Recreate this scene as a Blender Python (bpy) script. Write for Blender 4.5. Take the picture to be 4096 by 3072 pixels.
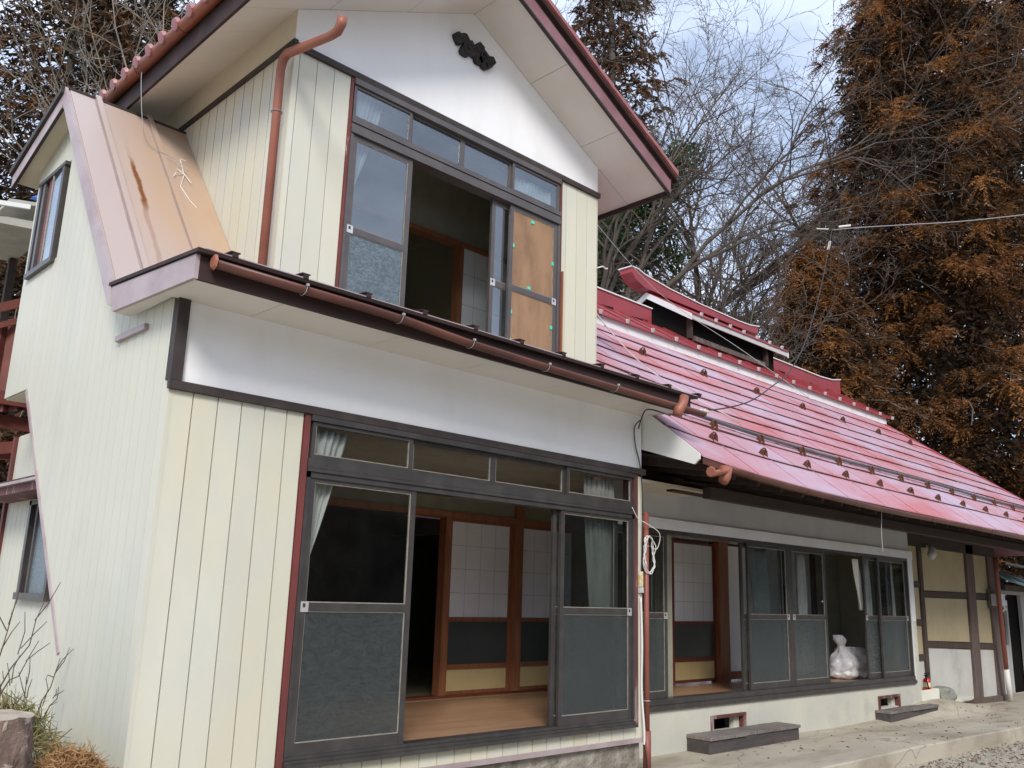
import bpy, math, random
import numpy as np
from mathutils import Vector, Matrix, noise as mnoise
R = math.radians
for o in list(bpy.data.objects): bpy.data.objects.remove(o, do_unlink=True)
scene = bpy.context.scene
col = scene.collection

# ------------------------------------------------------------------ camera
CAM = Vector((0.0, -5.341, 1.6))
right = Vector((0.71385579, -0.69965765, 0.02981753))
down = Vector((0.18178177, 0.14401528, -0.97273583))
fwd = Vector((0.67628788, 0.69981339, 0.22999114))
cam = bpy.data.cameras.new('camera'); cam.sensor_width = 36.0; cam.lens = 31.515
cam.clip_start = 0.05; cam.clip_end = 600
cam_ob = bpy.data.objects.new('camera', cam); col.objects.link(cam_ob)
cam_ob.matrix_world = Matrix(((right.x, -down.x, -fwd.x, CAM.x), (right.y, -down.y, -fwd.y, CAM.y),
                              (right.z, -down.z, -fwd.z, CAM.z), (0, 0, 0, 1)))
scene.camera = cam_ob

# ------------------------------------------------------------------ light
SUN_EL, SUN_X, SUN_Y = 36.0, -0.85, -1.0
sun_az = math.atan2(SUN_X, SUN_Y)
world = bpy.data.worlds.new('World'); scene.world = world; world.use_nodes = True
wn = world.node_tree.nodes; wl = world.node_tree.links
bg = wn['Background']; bg.inputs['Strength'].default_value = 0.128
sky = wn.new('ShaderNodeTexSky'); sky.sky_type = 'NISHITA'; sky.sun_disc = False
sky.sun_elevation = R(SUN_EL); sky.sun_rotation = sun_az; sky.altitude = 600
tc = wn.new('ShaderNodeTexCoord')
mp = wn.new('ShaderNodeMapping'); mp.inputs['Scale'].default_value = (1.0, 1.6, 3.2); mp.inputs['Rotation'].default_value = (0.3, 0.2, 0.6)
wl.new(tc.outputs['Generated'], mp.inputs['Vector'])
nz = wn.new('ShaderNodeTexNoise'); nz.inputs['Scale'].default_value = 1.9; nz.inputs['Detail'].default_value = 6; nz.inputs['Roughness'].default_value = 0.52
nz.inputs['Distortion'].default_value = 0.35
wl.new(mp.outputs['Vector'], nz.inputs['Vector'])
rp = wn.new('ShaderNodeValToRGB'); rp.color_ramp.elements[0].position = 0.36; rp.color_ramp.elements[1].position = 0.58
rp.color_ramp.elements[0].color = (0.32, 0.32, 0.32, 1); rp.color_ramp.elements[1].color = (0.95, 0.95, 0.95, 1)
wl.new(nz.outputs['Fac'], rp.inputs['Fac'])
mx = wn.new('ShaderNodeMix'); mx.data_type = 'RGBA'
mx.inputs['B'].default_value = (6.5, 7.3, 9.0, 1)
wl.new(rp.outputs['Color'], mx.inputs['Factor']); wl.new(sky.outputs['Color'], mx.inputs['A'])
wl.new(mx.outputs['Result'], bg.inputs['Color'])

sl = bpy.data.lights.new('sun', 'SUN'); sl.energy = 2.1; sl.angle = R(18); sl.color = (1.0, 0.95, 0.87)
sun = bpy.data.objects.new('sun', sl); col.objects.link(sun)
h = math.hypot(SUN_X, SUN_Y); ce = math.cos(R(SUN_EL))
sdir = Vector((SUN_X / h * ce, SUN_Y / h * ce, math.sin(R(SUN_EL))))
sun.rotation_euler = sdir.to_track_quat('Z', 'Y').to_euler(); sun.location = (-10, -15, 15)

scene.render.engine = 'CYCLES'
scene.cycles.max_bounces = 7; scene.cycles.transparent_max_bounces = 12; scene.cycles.glossy_bounces = 3
vs = scene.view_settings
vs.view_transform = 'Standard'; vs.look = 'None'; vs.exposure = 0.5; vs.gamma = 1.0; vs.use_curve_mapping = False

# ------------------------------------------------------------------ materials
def newmat(name):
    m = bpy.data.materials.new(name); m.use_nodes = True
    nt = m.node_tree
    return m, nt, nt.nodes, nt.links, nt.nodes['Principled BSDF']
def noise_node(n, l, scale, detail=4, stretch=(1, 1, 1), rough=0.6, coord='Object', dist=0.0):
    t = n.new('ShaderNodeTexCoord'); p = n.new('ShaderNodeMapping'); p.inputs['Scale'].default_value = stretch
    z = n.new('ShaderNodeTexNoise'); z.inputs['Scale'].default_value = scale; z.inputs['Detail'].default_value = detail
    z.inputs['Roughness'].default_value = rough; z.inputs['Distortion'].default_value = dist
    l.new(t.outputs[coord], p.inputs['Vector']); l.new(p.outputs['Vector'], z.inputs['Vector'])
    return z.outputs['Fac']
def ramp(n, l, fac, stops):
    r = n.new('ShaderNodeValToRGB'); e = r.color_ramp.elements
    while len(e) < len(stops): e.new(0.5)
    for q, (p, c) in zip(e, stops):
        q.position = p; q.color = (c[0], c[1], c[2], 1) if isinstance(c, (tuple, list)) else (c, c, c, 1)
    l.new(fac, r.inputs['Fac']); return r.outputs['Color']
def mixc(n, l, fac, a, b, mode='MIX'):
    m = n.new('ShaderNodeMix'); m.data_type = 'RGBA'; m.blend_type = mode
    for k, v in (('A', a), ('B', b)):
        if isinstance(v, (tuple, list)): m.inputs[k].default_value = (v[0], v[1], v[2], 1)
        else: l.new(v, m.inputs[k])
    if isinstance(fac, (int, float)): m.inputs['Factor'].default_value = fac
    else: l.new(fac, m.inputs['Factor'])
    return m.outputs['Result']
def bump(n, l, b, h, strength=0.3, dist=0.01):
    k = n.new('ShaderNodeBump'); k.inputs['Strength'].default_value = strength; k.inputs['Distance'].default_value = dist
    l.new(h, k.inputs['Height']); l.new(k.outputs['Normal'], b.inputs['Normal'])
def mat(name, c, c2=None, scale=3.0, rough=0.6, stretch=(1, 1, 1), detail=5, lo=0.4, hi=0.65, metal=0.0, bmp=0.0, bscale=60, bdist=0.004,
        rnd=0.0, spec=0.5, stain=None, stain_scale=1.2, stain_lo=0.55, stain_hi=0.75, stain_stretch=(1, 1, 1), coat=0.0):
    m, nt, n, l, b = newmat(name)
    base = c
    if c2 is not None:
        base = ramp(n, l, noise_node(n, l, scale, detail, stretch), [(lo, c), (hi, c2)])
    if stain is not None:
        f = ramp(n, l, noise_node(n, l, stain_scale, 6, stain_stretch, 0.65), [(stain_lo, 0.0), (stain_hi, 1.0)])
        base = mixc(n, l, f, base, stain)
    if rnd:
        oi = n.new('ShaderNodeObjectInfo')
        g = ramp(n, l, oi.outputs['Random'], [(0.0, 1 - rnd), (1.0, 1 + rnd)])
        base = mixc(n, l, 1.0, base, g, 'MULTIPLY')
    if isinstance(base, (tuple, list)): b.inputs['Base Color'].default_value = (*base, 1)
    else: l.new(base, b.inputs['Base Color'])
    b.inputs['Roughness'].default_value = rough; b.inputs['Metallic'].default_value = metal
    b.inputs['Specular IOR Level'].default_value = spec
    if coat: b.inputs['Coat Weight'].default_value = coat; b.inputs['Coat Roughness'].default_value = 0.15
    if bmp: bump(n, l, b, noise_node(n, l, bscale, 5, stretch), bmp, bdist)
    return m

M = {}
M['cream'] = mat('cream_siding', (0.61, 0.575, 0.435), (0.615, 0.60, 0.505), 1.3, 0.5, (1, 1, .35), rnd=0.04, bmp=.08, bscale=30,
                 stain=(0.54, 0.54, 0.50), stain_scale=1.6, stain_lo=.45, stain_hi=.8, stain_stretch=(1, 1, .5), spec=.35)
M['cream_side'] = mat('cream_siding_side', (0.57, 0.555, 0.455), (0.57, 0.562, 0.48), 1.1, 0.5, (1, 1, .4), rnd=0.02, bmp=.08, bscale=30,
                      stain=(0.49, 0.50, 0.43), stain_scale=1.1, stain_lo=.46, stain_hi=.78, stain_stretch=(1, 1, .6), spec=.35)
M['groove'] = mat('siding_joint', (0.22, 0.19, 0.12), (0.16, 0.135, 0.09), 8, .8)
M['groove_pale'] = mat('siding_joint_pale', (0.62, 0.58, 0.44), (0.5, 0.47, 0.36), 8, .8)
M['white'] = mat('white_plaster', (0.85, 0.845, 0.85), (0.81, 0.805, 0.81), 1.2, .8, bmp=.2, bscale=120, bdist=.003,
                 stain=(.74, .725, .70), stain_scale=1.7, stain_lo=.50, stain_hi=.9, stain_stretch=(1.6, 1, .6))
M['soffit'] = mat('soffit_board', (0.72, 0.68, 0.62), (0.66, 0.61, 0.54), 1.0, .7, bmp=.08, bscale=90, stain=(.5, .45, .38), stain_scale=2.2, stain_lo=.66, stain_hi=.9)
M['cream_frieze'] = mat('cream_frieze', (0.68, 0.62, 0.48), (0.60, 0.54, 0.42), 1.4, .7)
M['dark'] = mat('dark_trim', (0.040, 0.031, 0.029), (0.060, 0.046, 0.042), 5, .6, spec=.3)
M['fascia'] = mat('fascia_dark_brown', (0.030, 0.017, 0.015), (0.050, 0.028, 0.025), 4, .65, (.3, 1, 1), spec=.25)
M['mauve'] = mat('mauve_metal_trim', (0.40, 0.33, 0.33), (0.32, 0.235, 0.24), 2.5, .45, stain=(.5, .44, .44), stain_lo=.55, stain_hi=.8)
M['maroon'] = mat('maroon_barge', (0.20, 0.085, 0.095), (0.26, 0.13, 0.135), 3, .5)
M['redframe'] = mat('red_oxide_paint', (0.17, 0.035, 0.03), (0.11, 0.03, 0.028), 9, .6, (1, 1, .2), stain=(.45, .38, .36), stain_scale=14, stain_stretch=(1, 1, .15), stain_lo=.63, stain_hi=.7)
M['redwood'] = mat('worn_red_post', (0.14, 0.04, 0.035), (0.08, 0.032, 0.03), 7, .7, (1, 1, .2), stain=(.36, .28, .27), stain_scale=9, stain_stretch=(1, 1, .12), stain_lo=.55, stain_hi=.66)
M['alu'] = mat('bronze_aluminium', (0.062, 0.056, 0.054), (0.085, 0.076, 0.072), 6, .38, metal=.35, spec=.5)
M['alu_up'] = mat('bronze_aluminium_faded', (0.10, 0.088, 0.086), (0.125, 0.108, 0.102), 6, .42, metal=.3)
M['gasket'] = mat('dusty_gasket', (0.30, 0.265, 0.22), (0.20, 0.175, 0.145), 12, .8)
M['latch'] = mat('silver_latch', (0.62, 0.60, 0.58), rough=.35, metal=.5)
M['black'] = mat('black_metal_and_painted_dark', (0.010, 0.009, 0.008), rough=.9, spec=.1)  # black parts, and openings whose darkness is put in as colour
M['ironblack'] = mat('black_cast_iron', (0.012, 0.010, 0.009), (0.03, 0.022, 0.018), 12, .7, bmp=.4, bscale=25, bdist=.01)
M['orange'] = mat('orange_brown_pvc', (0.31, 0.108, 0.066), (0.25, 0.085, 0.052), 3, .5, stain=(.42, .22, .15), stain_lo=.6, stain_hi=.8)
M['gutter'] = mat('brown_gutter', (0.095, 0.034, 0.025), (0.16, 0.056, 0.036), 1.4, .45, (1, 1, 1), stain=(.10, .05, .04), stain_scale=3)
M['gutter_peel'] = mat('peeling_gutter', (0.27, 0.075, 0.035), (0.18, 0.055, 0.035), 2.5, .45, stain=(.42, .36, .30), stain_scale=5, stain_lo=.66, stain_hi=.70)
M['pipered'] = mat('brick_red_pipe', (0.22, 0.060, 0.045), (0.26, 0.085, 0.06), 3, .5)
M['tan'] = None
M['wood'] = mat('varnished_cedar', (0.33, 0.13, 0.06), (0.23, 0.085, 0.042), 5, .42, (6, 6, .5), bmp=.1, bscale=40)
M['wood_red'] = mat('red_stained_wood', (0.21, 0.050, 0.025), (0.15, 0.038, 0.020), 5, .45, (6, 6, .6))
M['paper'] = mat('shoji_paper', (0.84, 0.84, 0.85), (0.80, 0.80, 0.81), 2, .9)
M['yellow_panel'] = mat('pale_yellow_panel', (0.66, 0.50, 0.25), (0.60, 0.45, 0.22), 3, .6)
M['floor_wood'] = mat('hinoki_floor', (0.44, 0.26, 0.15), (0.34, 0.185, 0.105), 3, .28, (.4, 6, 1), bmp=.05)
M['olive'] = mat('olive_plaster', (0.27, 0.255, 0.19), (0.23, 0.22, 0.165), 6, .9)
M['ceil'] = mat('wood_ceiling', (0.60, 0.52, 0.40), (0.52, 0.44, 0.33), 4, .7)
M['darkroom'] = mat('unlit_inner_wall', (0.12, 0.10, 0.08), (0.09, 0.075, 0.06), 2, .9)  # dark base colour stands in for the missing light indoors
M['tatami'] = mat('old_tatami', (0.30, 0.26, 0.15), (0.24, 0.2, 0.12), 5, .9)
M['curtain'] = mat('white_curtain', (0.82, 0.78, 0.70), (0.72, 0.67, 0.59), 3, .9, (3, 3, .4))
M['curtain_beige'] = mat('beige_curtain', (0.62, 0.55, 0.46), (0.50, 0.44, 0.37), 3, .9, (3, 3, .4))
M['pane_backing'] = mat('blue_grey_backing', (0.30, 0.38, 0.44), (0.26, 0.33, 0.39), 2, .7)
M['ply'] = mat('weathered_plywood', (0.33, 0.195, 0.105), (0.25, 0.14, 0.075), 3.0, .7, (1.6, 1, .5), stain=(.15, .08, .045), stain_scale=2.2, stain_stretch=(1.5, 1, .8), stain_lo=.48, stain_hi=.85)
M['tape'] = mat('green_tape', (0.10, 0.62, 0.42), rough=.5)
M['found'] = mat('painted_foundation', (0.56, 0.54, 0.45), (0.49, 0.48, 0.42), 1.5, .8, bmp=.25, bscale=70, stain=(.36, .35, .31), stain_scale=2.4, stain_lo=.55, stain_hi=.85)
M['rough_found'] = mat('spalled_foundation', (0.36, 0.33, 0.28), (0.20, 0.18, 0.14), 7, .95, bmp=1.0, bscale=16, bdist=.03, stain=(.10, .09, .06), stain_scale=5, stain_lo=.5, stain_hi=.7)
M['concrete'] = mat('old_concrete', (0.46, 0.41, 0.32), (0.37, 0.325, 0.25), 1.1, .9, (.6, 1.4, 1), bmp=.3, bscale=60, stain=(.22, .18, .13), stain_scale=1.4, stain_stretch=(.5, 1.6, 1), stain_lo=.48, stain_hi=.72)
M['stepwood'] = mat('grey_weathered_plank', (0.20, 0.17, 0.155), (0.13, 0.11, 0.10), 4, .85, (1, 8, 1), rnd=.12, bmp=.4, bscale=20)
M['stepside'] = mat('dark_weathered_beam', (0.055, 0.046, 0.045), (0.085, 0.07, 0.066), 4, .85, (.6, 3, 3), bmp=.4, bscale=25, stain=(.14, .12, .11), stain_scale=6, stain_lo=.62, stain_hi=.75)
M['timber'] = mat('dark_old_timber', (0.050, 0.032, 0.024), (0.085, 0.055, 0.042), 5, .8, (4, 4, .5), bmp=.3, bscale=30)
M['timber_grey'] = mat('grey_old_timber', (0.14, 0.10, 0.085), (0.075, 0.055, 0.048), 5, .85, (4, 4, .4), bmp=.4, bscale=30)
M['underwood'] = mat('dark_eave_wood', (0.035, 0.022, 0.016), (0.055, 0.034, 0.025), 3, .85, (.5, 4, 4))  # very dark brown wood, mostly under the eaves
M['ochre'] = mat('ochre_plaster', (0.46, 0.38, 0.23), (0.40, 0.33, 0.20), 1.8, .9, bmp=.2, bscale=50)
M['greyplaster'] = mat('grey_lime_plaster', (0.55, 0.54, 0.50), (0.46, 0.45, 0.41), 1.6, .9, bmp=.2, bscale=50, stain=(.36, .34, .29), stain_lo=.55)
M['greyband'] = mat('grey_white_lintel_plaster', (0.50, 0.49, 0.48), (0.45, 0.44, 0.43), 1.6, .85)
M['whitewood'] = mat('white_painted_beam', (0.74, 0.73, 0.73), (0.68, 0.66, 0.65), 2, .6, stain=(.5, .48, .44), stain_lo=.68, stain_hi=.85)
M['whitemetal'] = mat('white_metal_panel', (0.78, 0.79, 0.76), (0.72, 0.72, 0.68), 2, .4, stain=(.40, .37, .28), stain_scale=2.5, stain_lo=.64, stain_hi=.85)
M['red_trim'] = mat('glossy_red_metal', (0.30, 0.038, 0.045), (0.24, 0.032, 0.038), 2, .42, stain=(.36, .12, .12), stain_lo=.6, stain_hi=.85)
M['redtile'] = mat('red_glazed_tile', (0.34, 0.13, 0.12), (0.24, 0.075, 0.07), 5, .35)
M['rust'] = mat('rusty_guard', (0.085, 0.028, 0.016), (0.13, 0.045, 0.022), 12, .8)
M['steel'] = mat('grey_steel_pipe', (0.17, 0.165, 0.165), (0.12, 0.115, 0.115), 5, .5, metal=.4)
M['galv'] = mat('galvanised_clip', (0.62, 0.60, 0.58), (0.5, 0.47, 0.46), 8, .4, metal=.3)
M['teal'] = mat('teal_metal_roof', (0.11, 0.27, 0.30), (0.15, 0.33, 0.36), 2, .35)
M['shedwall'] = mat('grey_shed_board', (0.46, 0.46, 0.46), (0.40, 0.40, 0.40), 2, .7)
M['stone'] = mat('mossy_stone', (0.22, 0.22, 0.18), (0.30, 0.29, 0.26), 6, .9, bmp=.8, bscale=12, bdist=.02)
M['foam'] = mat('dirty_foam', (0.74, 0.72, 0.62), (0.66, 0.63, 0.52), 5, .9, bmp=.3, bscale=120, stain=(.4, .36, .27), stain_scale=5, stain_lo=.64)
M['extred'] = mat('extinguisher_red', (0.50, 0.02, 0.02), rough=.3, coat=.5)
M['extlabel'] = mat('yellowed_label', (0.62, 0.48, 0.16), (0.7, 0.68, 0.6), 20, .6)
M['meter'] = mat('grey_meter_plastic', (0.55, 0.56, 0.57), rough=.45)
M['cable_black'] = mat('black_cable', (0.02, 0.02, 0.022), rough=.5)
M['cable_white'] = mat('white_cable', (0.66, 0.64, 0.60), rough=.6)
M['cable_grey'] = mat('grey_wire', (0.34, 0.34, 0.34), rough=.5)
M['wirewhite'] = mat('frayed_white_cord', (0.75, 0.73, 0.70), rough=.8)
M['steel_red'] = mat('red_oxide_steel', (0.14, 0.035, 0.025), (0.19, 0.055, 0.038), 4, .6)
M['neigh'] = mat('grey_eave_metal', (0.42, 0.40, 0.34), (0.34, 0.32, 0.27), 4, .6)
M['blue'] = mat('blue_sheet', (0.05, 0.22, 0.75), rough=.5)
M['bark_pale'] = mat('pale_grey_bark', (0.24, 0.205, 0.16), (0.13, 0.11, 0.085), 3, .9, (1, 1, .5), bmp=.3, bscale=15)
M['bark_dark'] = mat('grey_brown_bark', (0.115, 0.095, 0.078), (0.07, 0.056, 0.046), 3, .9, (1, 1, .5))
M['bark_twig'] = mat('brown_twig_bark', (0.09, 0.07, 0.055), (0.13, 0.10, 0.08), 2, .9)
M['stump'] = mat('flaking_log_bark', (0.22, 0.15, 0.12), (0.11, 0.075, 0.058), 6, .95, bmp=1.0, bscale=9, bdist=.03, stain=(.42, .36, .32), stain_scale=7, stain_stretch=(1, 1, 2), stain_lo=.6, stain_hi=.68)
M['stumptop'] = mat('cut_log_end', (0.42, 0.35, 0.28), (0.32, 0.26, 0.2), 8, .9)
M['straw'] = mat('dry_straw', (0.36, 0.20, 0.085), (0.26, 0.135, 0.055), 6, .9)
M['grass'] = mat('dry_green_grass', (0.30, 0.235, 0.11), (0.13, 0.14, 0.05), 4, .9)
M['leaf_litter'] = mat('fallen_leaves', (0.10, 0.05, 0.03), (0.24, 0.16, 0.10), 7, .9)
M['pebble'] = mat('pale_pebbles', (0.42, 0.39, 0.33), (0.26, 0.23, 0.19), 4, .9)

def foliage_mat(name, stops, scale=.55, trans=.25):
    m, nt, n, l, b = newmat(name)
    f1 = noise_node(n, l, scale, 5, (1, 1, 1), .65)
    c = ramp(n, l, f1, stops)
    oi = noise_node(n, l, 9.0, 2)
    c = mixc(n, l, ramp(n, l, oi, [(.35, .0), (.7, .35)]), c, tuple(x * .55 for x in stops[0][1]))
    l.new(c, b.inputs['Base Color']); b.inputs['Roughness'].default_value = .75; b.inputs['Specular IOR Level'].default_value = .2
    tr = n.new('ShaderNodeBsdfTranslucent'); l.new(c, tr.inputs['Color'])
    mxs = n.new('ShaderNodeMixShader'); mxs.inputs[0].default_value = trans
    l.new(b.outputs[0], mxs.inputs[1]); l.new(tr.outputs[0], mxs.inputs[2]); l.new(mxs.outputs[0], n['Material Output'].inputs['Surface'])
    return m
M['rust_leaf'] = foliage_mat('rust_cedar_foliage', [(.33, (.065, .036, .018)), (.45, (.155, .070, .026)), (.56, (.29, .125, .038)), (.72, (.40, .185, .055))], .6)
M['brown_leaf'] = foliage_mat('brown_cedar_foliage', [(.35, (.05, .032, .018)), (.5, (.12, .062, .030)), (.68, (.21, .10, .040))], .5)
M['inner_leaf'] = foliage_mat('dead_and_shaded_inner_foliage', [(.35, (.022, .015, .009)), (.5, (.045, .027, .014)), (.68, (.075, .042, .02))], .5)
M['green_leaf'] = foliage_mat('dark_ivy_foliage', [(.35, (.020, .040, .014)), (.5, (.040, .085, .025)), (.7, (.075, .13, .04))], .9)
M['wood_far'] = foliage_mat('dark_far_foliage', [(.35, (.015, .018, .010)), (.5, (.035, .032, .018)), (.7, (.06, .045, .025))], .2)

def glass_mat(name, tint=(0.55, 0.58, 0.60), refl=.09, ior=1.5, rough=.0, dust=.0, dust_col=(.4, .4, .38), wavy=0.0, calm=False, blur=0.0):
    m, nt, n, l, b = newmat(name)
    n.remove(b)
    tr = n.new('ShaderNodeBsdfTransparent'); tr.inputs['Color'].default_value = (*tint, 1)
    gl = n.new('ShaderNodeBsdfGlossy'); gl.inputs['Roughness'].default_value = rough; gl.inputs['Color'].default_value = (.9, .93, .97, 1)
    fr = n.new('ShaderNodeLayerWeight'); fr.inputs['Blend'].default_value = .5     # Schlick curve, the same from both sides of the pane
    pw = n.new('ShaderNodeMath'); pw.operation = 'POWER'; pw.inputs[1].default_value = 4.0; l.new(fr.outputs['Facing'], pw.inputs[0])
    add = n.new('ShaderNodeMath'); add.operation = 'MULTIPLY_ADD'; add.inputs[1].default_value = .9; add.inputs[2].default_value = .035 + refl; add.use_clamp = True
    l.new(pw.outputs[0], add.inputs[0])
    mxs = n.new('ShaderNodeMixShader'); l.new(add.outputs[0], mxs.inputs[0]); l.new(tr.outputs[0], mxs.inputs[1]); l.new(gl.outputs[0], mxs.inputs[2])
    if wavy:
        k = n.new('ShaderNodeBump'); k.inputs['Strength'].default_value = wavy; k.inputs['Distance'].default_value = .01
        l.new(noise_node(n, l, 22, 4), k.inputs['Height']); l.new(k.outputs['Normal'], gl.inputs['Normal'])
    if blur:     # obscure glass: what is behind shows soft
        rf = n.new('ShaderNodeBsdfRefraction'); rf.inputs['Roughness'].default_value = blur; rf.inputs['IOR'].default_value = 1.12; rf.inputs['Color'].default_value = (*tint, 1)
        m0 = n.new('ShaderNodeMixShader'); m0.inputs[0].default_value = .65; l.new(tr.outputs[0], m0.inputs[1]); l.new(rf.outputs[0], m0.inputs[2]); l.new(m0.outputs[0], mxs.inputs[1])
    out = mxs.outputs[0]
    if dust:
        df = n.new('ShaderNodeBsdfDiffuse'); df.inputs['Color'].default_value = (*dust_col, 1)
        dn = ramp(n, l, noise_node(n, l, 3.0 if not wavy else 11.0, 8, (1, 1, 1) if not wavy else (1, 1, 1.8), .6, dist=0.0 if not wavy else 3.0), [(.42, dust * .75), (.5, dust), (.58, min(1, dust * 1.35))])
        m2 = n.new('ShaderNodeMixShader'); l.new(dn, m2.inputs[0]); l.new(out, m2.inputs[1]); l.new(df.outputs[0], m2.inputs[2]); out = m2.outputs[0]
    l.new(out, n['Material Output'].inputs['Surface'])
    return m
M['glass'] = glass_mat('clear_window_glass', (.80, .83, .84), .015, dust=.005)
M['glass_up'] = glass_mat('sky_window_glass', (.70, .76, .80), .09, dust=.03, calm=True)
M['frost'] = glass_mat('patterned_glass', (.62, .655, .65), .01, rough=.30, dust=.25, dust_col=(.118, .134, .132), wavy=.35, blur=.22)
M['frost_up'] = glass_mat('patterned_glass_bluish', (.25, .3, .33), .02, rough=.25, dust=.50, dust_col=(.22, .28, .31), wavy=.35)
M['frost_in'] = mat('inner_frosted_glass', (0.060, 0.070, 0.066), (0.048, 0.056, 0.054), 3, .3)
m, nt, n, l, b = newmat('clear_plastic_film'); M['plastic'] = m
b.inputs['Base Color'].default_value = (.82, .80, .84, 1); b.inputs['Roughness'].default_value = .22
tr = n.new('ShaderNodeBsdfTransparent'); mxs = n.new('ShaderNodeMixShader'); mxs.inputs[0].default_value = .45
l.new(b.outputs[0], mxs.inputs[1]); l.new(tr.outputs[0], mxs.inputs[2]); l.new(mxs.outputs[0], n['Material Output'].inputs['Surface'])

# tan painted roof sheet: faded pinkish, weathered grey near the eaves, rust runs
m, nt, n, l, b = newmat('faded_tan_roof'); M['tan'] = m
c = ramp(n, l, noise_node(n, l, 1.0, 5, (1, .5, .5)), [(.38, (.45, .34, .28)), (.55, (.48, .33, .225)), (.7, (.42, .28, .19))])
t = n.new('ShaderNodeTexCoord'); sx = n.new('ShaderNodeSeparateXYZ'); l.new(t.outputs['Object'], sx.inputs[0])
pk = ramp(n, l, sx.outputs['X'], [(0.0, 0.0), (1.0, 0.0)])
mr = n.new('ShaderNodeMapRange'); mr.inputs['From Min'].default_value = 2.25; mr.inputs['From Max'].default_value = 2.7
l.new(sx.outputs['X'], mr.inputs['Value'])
c = mixc(n, l, mr.outputs['Result'], (.47, .385, .36), c)
# rust run: narrow band in X, broken along the slope
w = n.new('ShaderNodeMath'); w.operation = 'SUBTRACT'; l.new(sx.outputs['X'], w.inputs[0]); w.inputs[1].default_value = 2.50
jit = noise_node(n, l, 3.0, 3); j = n.new('ShaderNodeMath'); j.operation = 'MULTIPLY_ADD'; l.new(jit, j.inputs[0]); j.inputs[1].default_value = .10; j.inputs[2].default_value = -.05
w2 = n.new('ShaderNodeMath'); w2.operation = 'ADD'; l.new(w.outputs[0], w2.inputs[0]); l.new(j.outputs[0], w2.inputs[1])
ab = n.new('ShaderNodeMath'); ab.operation = 'ABSOLUTE'; l.new(w2.outputs[0], ab.inputs[0])
bw = ramp(n, l, ab.outputs[0], [(0.012, 1.0), (0.03, 0.0)])
zr = n.new('ShaderNodeMapRange'); zr.inputs['From Min'].default_value = 3.6; zr.inputs['From Max'].default_value = 5.9; l.new(sx.outputs['Z'], zr.inputs['Value'])
zw = ramp(n, l, zr.outputs['Result'], [(.05, .25), (.38, .35), (.44, 1.0), (.62, 1.0), (.68, .15), (.85, .0)])
f = n.new('ShaderNodeMath'); f.operation = 'MULTIPLY'; l.new(bw, f.inputs[0]); l.new(zw, f.inputs[1])
c = mixc(n, l, f.outputs[0], c, (.20, .07, .02))
chips = ramp(n, l, noise_node(n, l, 9, 3, (1, .4, .4)), [(.73, 0.0), (.75, 1.0)])
c = mixc(n, l, chips, c, (.34, .36, .38))
l.new(c, b.inputs['Base Color']); b.inputs['Roughness'].default_value = .45
bump(n, l, b, noise_node(n, l, 2.5, 3), .15, .03)

# red standing sheets of the farmhouse: chalked lavender patches over red paint
m, nt, n, l, b = newmat('chalked_red_roof'); M['redroof'] = m
oi = n.new('ShaderNodeObjectInfo')
f1 = noise_node(n, l, .8, 6, (.5, 1.3, 1.3), .6)
c = ramp(n, l, f1, [(.30, (.46, .10, .11)), (.41, (.49, .20, .225)), (.52, (.49, .30, .36)), (.66, (.48, .395, .49))])
c = mixc(n, l, ramp(n, l, oi.outputs['Random'], [(0, 0.0), (.6, .1), (1, .45)]), c, (.48, .15, .15))
st = ramp(n, l, noise_node(n, l, 5, 5, (2.5, .5, .5)), [(.62, 0.0), (.72, .6)])
c = mixc(n, l, st, c, (.26, .09, .05))
l.new(c, b.inputs['Base Color']); b.inputs['Roughness'].default_value = .52; b.inputs['Specular IOR Level'].default_value = .45
bump(n, l, b, noise_node(n, l, 2.2, 4), .30, .03)

# hairline cracks in the apron
m = M['concrete']; n = m.node_tree.nodes; l = m.node_tree.links; b = n['Principled BSDF']
src = b.inputs['Base Color'].links[0].from_socket
t = n.new('ShaderNodeTexCoord'); nn = n.new('ShaderNodeTexNoise'); nn.inputs['Scale'].default_value = 2.5; nn.inputs['Detail'].default_value = 5
l.new(t.outputs['Object'], nn.inputs['Vector'])
ad = n.new('ShaderNodeMix'); ad.data_type = 'VECTOR'; ad.inputs['Factor'].default_value = .22; l.new(t.outputs['Object'], ad.inputs['A']); l.new(nn.outputs['Color'], ad.inputs['B'])
vo = n.new('ShaderNodeTexVoronoi'); vo.feature = 'DISTANCE_TO_EDGE'; vo.inputs['Scale'].default_value = .55; l.new(ad.outputs['Result'], vo.inputs['Vector'])
cr = ramp(n, l, vo.outputs['Distance'], [(.0, .7), (.0025, 0.0)])
l.new(mixc(n, l, cr, src, (.09, .075, .06)), b.inputs['Base Color'])

# sandy ground
m, nt, n, l, b = newmat('gravel_earth'); M['ground'] = m
c = ramp(n, l, noise_node(n, l, 1.2, 8, (1, 1, 1), .7), [(.35, (.24, .195, .14)), (.5, (.40, .355, .275)), (.65, (.30, .245, .18))])
c = mixc(n, l, ramp(n, l, noise_node(n, l, 38, 4), [(.4, 0.0), (.6, .6)]), c, (.50, .47, .41))
l.new(c, b.inputs['Base Color']); b.inputs['Roughness'].default_value = .95
bump(n, l, b, noise_node(n, l, 45, 4), .6, .02)
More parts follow.
